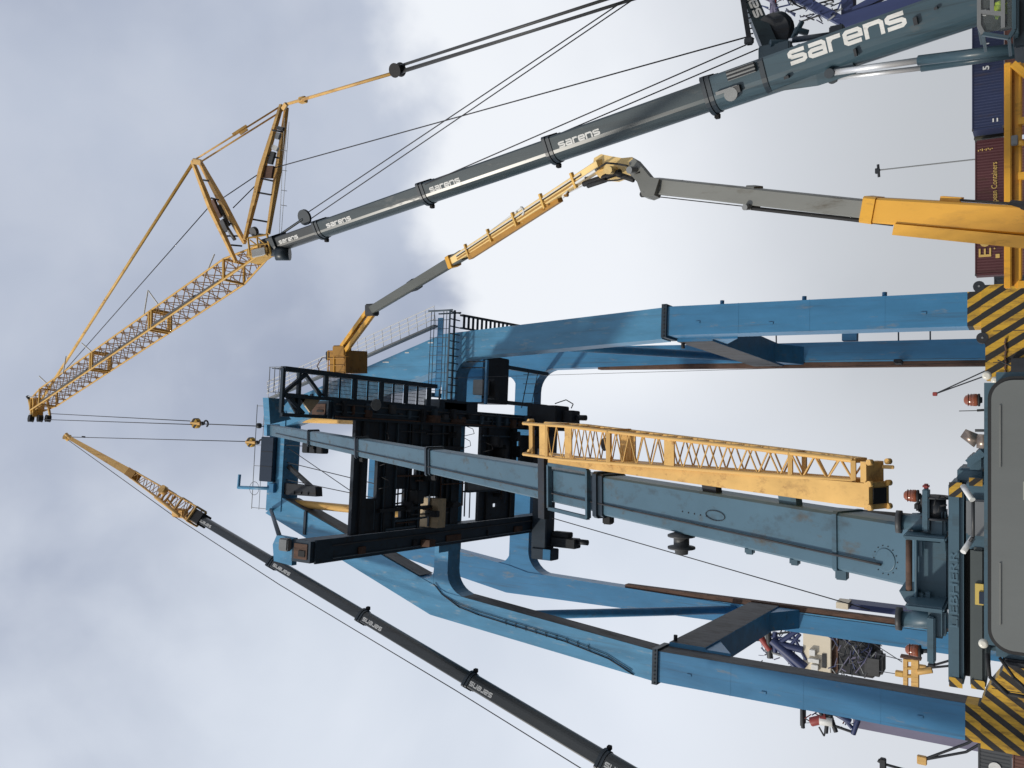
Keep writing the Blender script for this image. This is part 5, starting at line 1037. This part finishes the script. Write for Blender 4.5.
t3, cX0, cX1, cZ0, cZ1 = container(978, 1012, 748, 800, 80, contgrey, 'dark grey container with white disc at the lower left', 'stacked containers')
part('white_disc', MB().lathe(((at(995, 768, 80).x), 79.99, (cZ0 + cZ1) / 2), (0, -1, 0), [(0, .45), (.02, .45)], 20), white_m, t3)
container(1012.5, 1040, 748, 800, 80, contbrown, 'brown container under the grey one with disc', 'stacked containers', (cZ0 - 2.62, cZ0 - .02))

# ------------------------------------------------------------------ far gantry crane seen behind the left legs
FY = 170
FG = thing('far_gantry_crane', 'distant indigo gantry crane with cream machine house behind the left legs', 'gantry crane', tuple(at(1030, 690, FY).xy) + (0,))
def fbx(nm, x0, x1, y0, y1, mat, Y=FY, dep=4, ch=0, par=None): return part(nm, boxpx(x0, x1, y0, y1, Y, dep, ch), mat, par or FG)
hs = fbx('machine_house', 803, 831, 628, 674, cream, FY, 12, .1); fbx('house_shade_panel', 831.2, 838, 628, 674, rust, FY + 1, 11, 0, hs)
for a in ((809, 815, 650, 656), (808, 819, 659, 663), (811, 818, 665, 671)): fbx('wall_unit', *a, white_m, FY - .8, .8, .05, hs)
fbx('door', 822, 826, 654, 668, gblack, FY - .2, .2, 0, hs)
tr = fbx('trolley', 838, 874, 641, 676, gblack, FY + 1, 8, .2); fbx('operator_cabin', 864, 882, 656, 677, greydk, FY - 1, 5, .5, tr); fbx('trolley_top', 840, 872, 628, 642, navy, FY + 2, 8, 0, tr)
random.seed(11)
for k in range(80):
    a = (random.uniform(833, 876), random.uniform(634, 676)); b = (a[0] + random.uniform(-9, 9), a[1] + random.uniform(-14, 14))
    rod('trolley_bar', at(*a, FY - .6), at(*b, FY - .6), random.uniform(.05, .16), random.choice((gblack, purple, grate, dullgrey, purple2)), tr)
for a, b, r_, m_ in (((760, 636), (770, 650), .7, redp), ((764, 631), (772, 652), .35, grate), ((772, 640), (805, 668), 1.0, purple), ((772, 642), (803, 650), .7, purple), ((775, 645), (800, 672), .5, purple), ((798, 630), (776, 645), .5, purple), ((790, 630), (806, 660), .3, purple), ((750, 640), (775, 640), .25, gblack), ((755, 634), (800, 641), .25, purple), ((768, 630), (770, 658), .6, greydk), ((765, 650), (790, 658), .3, grate), ((775, 632), (775, 652), .5, purple), ((800, 634), (783, 655), .35, purple), ((752, 637), (790, 632), .2, gblack)): rod('truss_bar', at(*a, FY), at(*b, FY), r_, m_, FG)
fbx('front_leg', 853, 1035, 722, 745, purple2, FY - 10, 3)
FG2 = fbx('boom_truss', 800, 803.5, 705, 726, greydk, FY - 12, 2)
for a, b, r_, m_ in (((802, 706), (803, 728), .35, gblack), ((803, 707), (822, 712), .3, grate), ((811, 722), (827, 718), .8, redp), ((818, 708), (828, 726), .35, gblack), ((828, 712), (826, 733), .35, gblack), ((820, 720), (833, 722), .9, white_m), ((830, 715), (836, 732), .4, gblack), ((852, 728), (842, 716), .35, purple), ((858, 720), (853, 734), .45, purple), ((835, 726), (855, 733), .25, gblack), ((845, 718), (828, 710), .5, gblack), ((838, 715), (851, 722), .5, purple), ((819, 727), (824, 736), .15, gblack), ((824, 736), (826, 729), .15, gblack)): rod('truss_bar', at(*a, FY - 14), at(*b, FY - 14), r_, m_, FG)
fbx('far_girder', 846, 930, 608, 614, purple, FY + 20, 4); fbx('far_house', 836, 848, 603, 609, cream, FY + 18, 4)
random.seed(8)
for k in range(40):
    a = (random.uniform(757, 803), random.uniform(630, 668)); b = (a[0] + random.uniform(-10, 10), a[1] + random.uniform(-9, 9)); rod('truss_bar', at(*a, FY + 2), at(*b, FY + 2), random.uniform(.05, .14), random.choice((purple, greydk, dullgrey, redp, purple2)), FG)
for k in range(22):
    a = (random.uniform(806, 854), random.uniform(708, 728)); b = (a[0] + random.uniform(-8, 8), a[1] + random.uniform(-6, 6)); rod('truss_bar', at(*a, FY - 13), at(*b, FY - 13), random.uniform(.05, .12), random.choice((purple, greydk, dullgrey, redp, gblack)), FG)
# spreader hanging from the far trolley
SP = thing('spreader', 'yellow spreader frame hanging beside the left gantry leg', 'spreader', at(925, 674, 150))
sy = 150
for x0, x1, y0, y1 in ((903, 907.5, 659, 691), (911, 918.5, 659, 691)): part('spreader_beam', boxpx(x0, x1, y0, y1, sy, 1.2, .05), yellow, SP)
for y_ in (660, 668, 676, 688): rod('spreader_tie', at(904, y_, sy + .3), at(917, y_, sy + .3), .3, yellowB, SP)
part('spreader_head', boxpx(895, 903, 672, 677, sy, 1, .05), yellowB, SP)
for y_ in (658.5, 691.5): part('twistlock_arm', boxpx(900, 921, y_ - 1, y_ + 1, sy - .2, 1.4, .05), rust, SP)
for a, b in (((874, 653), (902, 660)), ((878, 671), (897, 674)), ((868, 640), (902, 662))): rod('hoist_rope', at(*a, sy + 5), at(*b, sy), .07, cable, SP)
rod('spreader_nose', at(918, 672, sy), at(932, 670, sy), .5, yellow, SP)

# ------------------------------------------------------------------ gantry crane at the right edge, far
HY = 120
HG = thing('far_gantry_crane', 'distant indigo lattice gantry crane behind the tall slate boom', 'gantry crane', (at(1030, 10, HY).x, HY, 0))
part('column', boxpx(841, 853, -60, 26, HY, 2.5, .05), purple, HG)
for a, b, r_ in (((842, 24), (960, -14), .85), ((776, -14), (843, 22), .55), ((853, 12), (930, -30), .45), ((884, 10), (905, -12), .4), ((800, -10), (842, -4), .4)): rod('main_bar', at(*a, HY), at(*b, HY), r_, purple, HG, square=True)
random.seed(5)
for k in range(110):
    a = (random.uniform(768, 842), random.uniform(-16, 28) - 6); a = (a[0], min(a[1], 30 - abs(a[0] - 790) * .25)); b = (a[0] + random.uniform(-14, 14), a[1] + random.uniform(-9, 9))
    rod('lattice_bar', at(*a, HY + random.uniform(-3, 3)), at(*b, HY + random.uniform(-3, 3)), random.uniform(.04, .13), random.choice((purple, purple2, greydk, purple, gblack, grate)), HG)
for a, b in (((770, -5), (782, 26)), ((774, -8), (772, 20))): rod('ladder_tower', at(*a, HY), at(*b, HY), .4, purple2, HG)
rod('red_mast', at(777, -12, HY), at(772, 20, HY), .25, redp, HG)
for x_ in (1005,): part('tower_leg', boxpx(853, 1035, -70, -55, HY, 2.5, 0), purple, HG)
rod('stay', at(800, 22, HY), at(838, 9, HY), .12, cable, HG); rod('stay', at(788, 12, HY), at(838, -2, HY), .12, cable, HG)

# ------------------------------------------------------------------ small far things
def far_crane(px, Y, mat, label, r_=.25):
    t = thing('harbour_crane', label, 'crane', at(1030, px[0][1], Y)); 
    for a, b in zip(px, px[1:]): rod('boom_bar', at(*a, Y), at(*b, Y), r_, gblack, t)
    tip = px[len(px) // 2]; part('boom_tip', MB().bbox((-3.2 * r_, -.4, -3.4 * r_), (3.2 * r_, .4, 3.4 * r_), .1).shift(at(*tip, Y)), mat, t); return t
far_crane([(1030, 352), (985, 371), (935, 394), (985, 376), (1030, 356)], 200, redp, 'faint distant harbour crane with red boom tip beside the cab roof', .13)
far_crane([(1030, 700), (968, 743), (922, 760), (966, 752), (1030, 715)], 160, yellow, 'distant harbour crane with yellow boom tip at the lower left', .22)
far_crane([(1030, 625), (948, 661), (922, 668.5), (948, 666), (1030, 640)], 165, yellow, 'distant crane boom with yellow tip behind the lamp post', .2)
ml = thing('light_mast', 'tall thin light mast rising above the maroon container', 'light mast', (at(1030, 155, 130).x, 130, 0)); mp0 = at(880, 170, 130); rod('mast_pole', (at(972, 158, 130).x - .3, 130, 0), mp0, .09, grate, ml)
rod('lamp_bar', at(878, 164.5, 130), at(879, 177, 130), .18, gblack, ml); part('lamp_head', MB().bbox((-.35, -.3, -.3), (.35, .3, .3), .05).shift(at(877.5, 171, 130)), gblack, ml)
ml = thing('light_mast', 'dark mast tip at the lower left edge', 'light mast', (at(1030, 775, 130).x, 130, 0)); rod('mast_pole', (at(884, 775, 130).x, 130, 0), at(884, 764, 130), .2, gblack, ml); rod('mast_tip', at(884, 764, 130), at(878, 760, 130), .3, gblack, ml); part('lamp_head', MB().bbox((-.8, -.4, -.4), (.8, .4, .4), .1).shift(at(883, 764, 130)), gblack, ml)
# long thin rope from the girder end down to the left
rp = MB(); rp.tube(at(552, 518, 55), at(870, 610, 52), .035, 5); solo('guide_rope', rp, cable, 'thin rope slanting from the girder end down past the left leg', 'rope', at(870, 610, 52))
rp = MB(); rp.tube(at(450, 378, 44), at(990, 362, 44), .012, 5); solo('guide_rope', rp, cable, 'faint thin wire passing in front of the right leg', 'rope', at(990, 362, 44))

for o in bpy.data.objects:
    for k in ('base', 'localframe'):
        if k in o: del o[k]
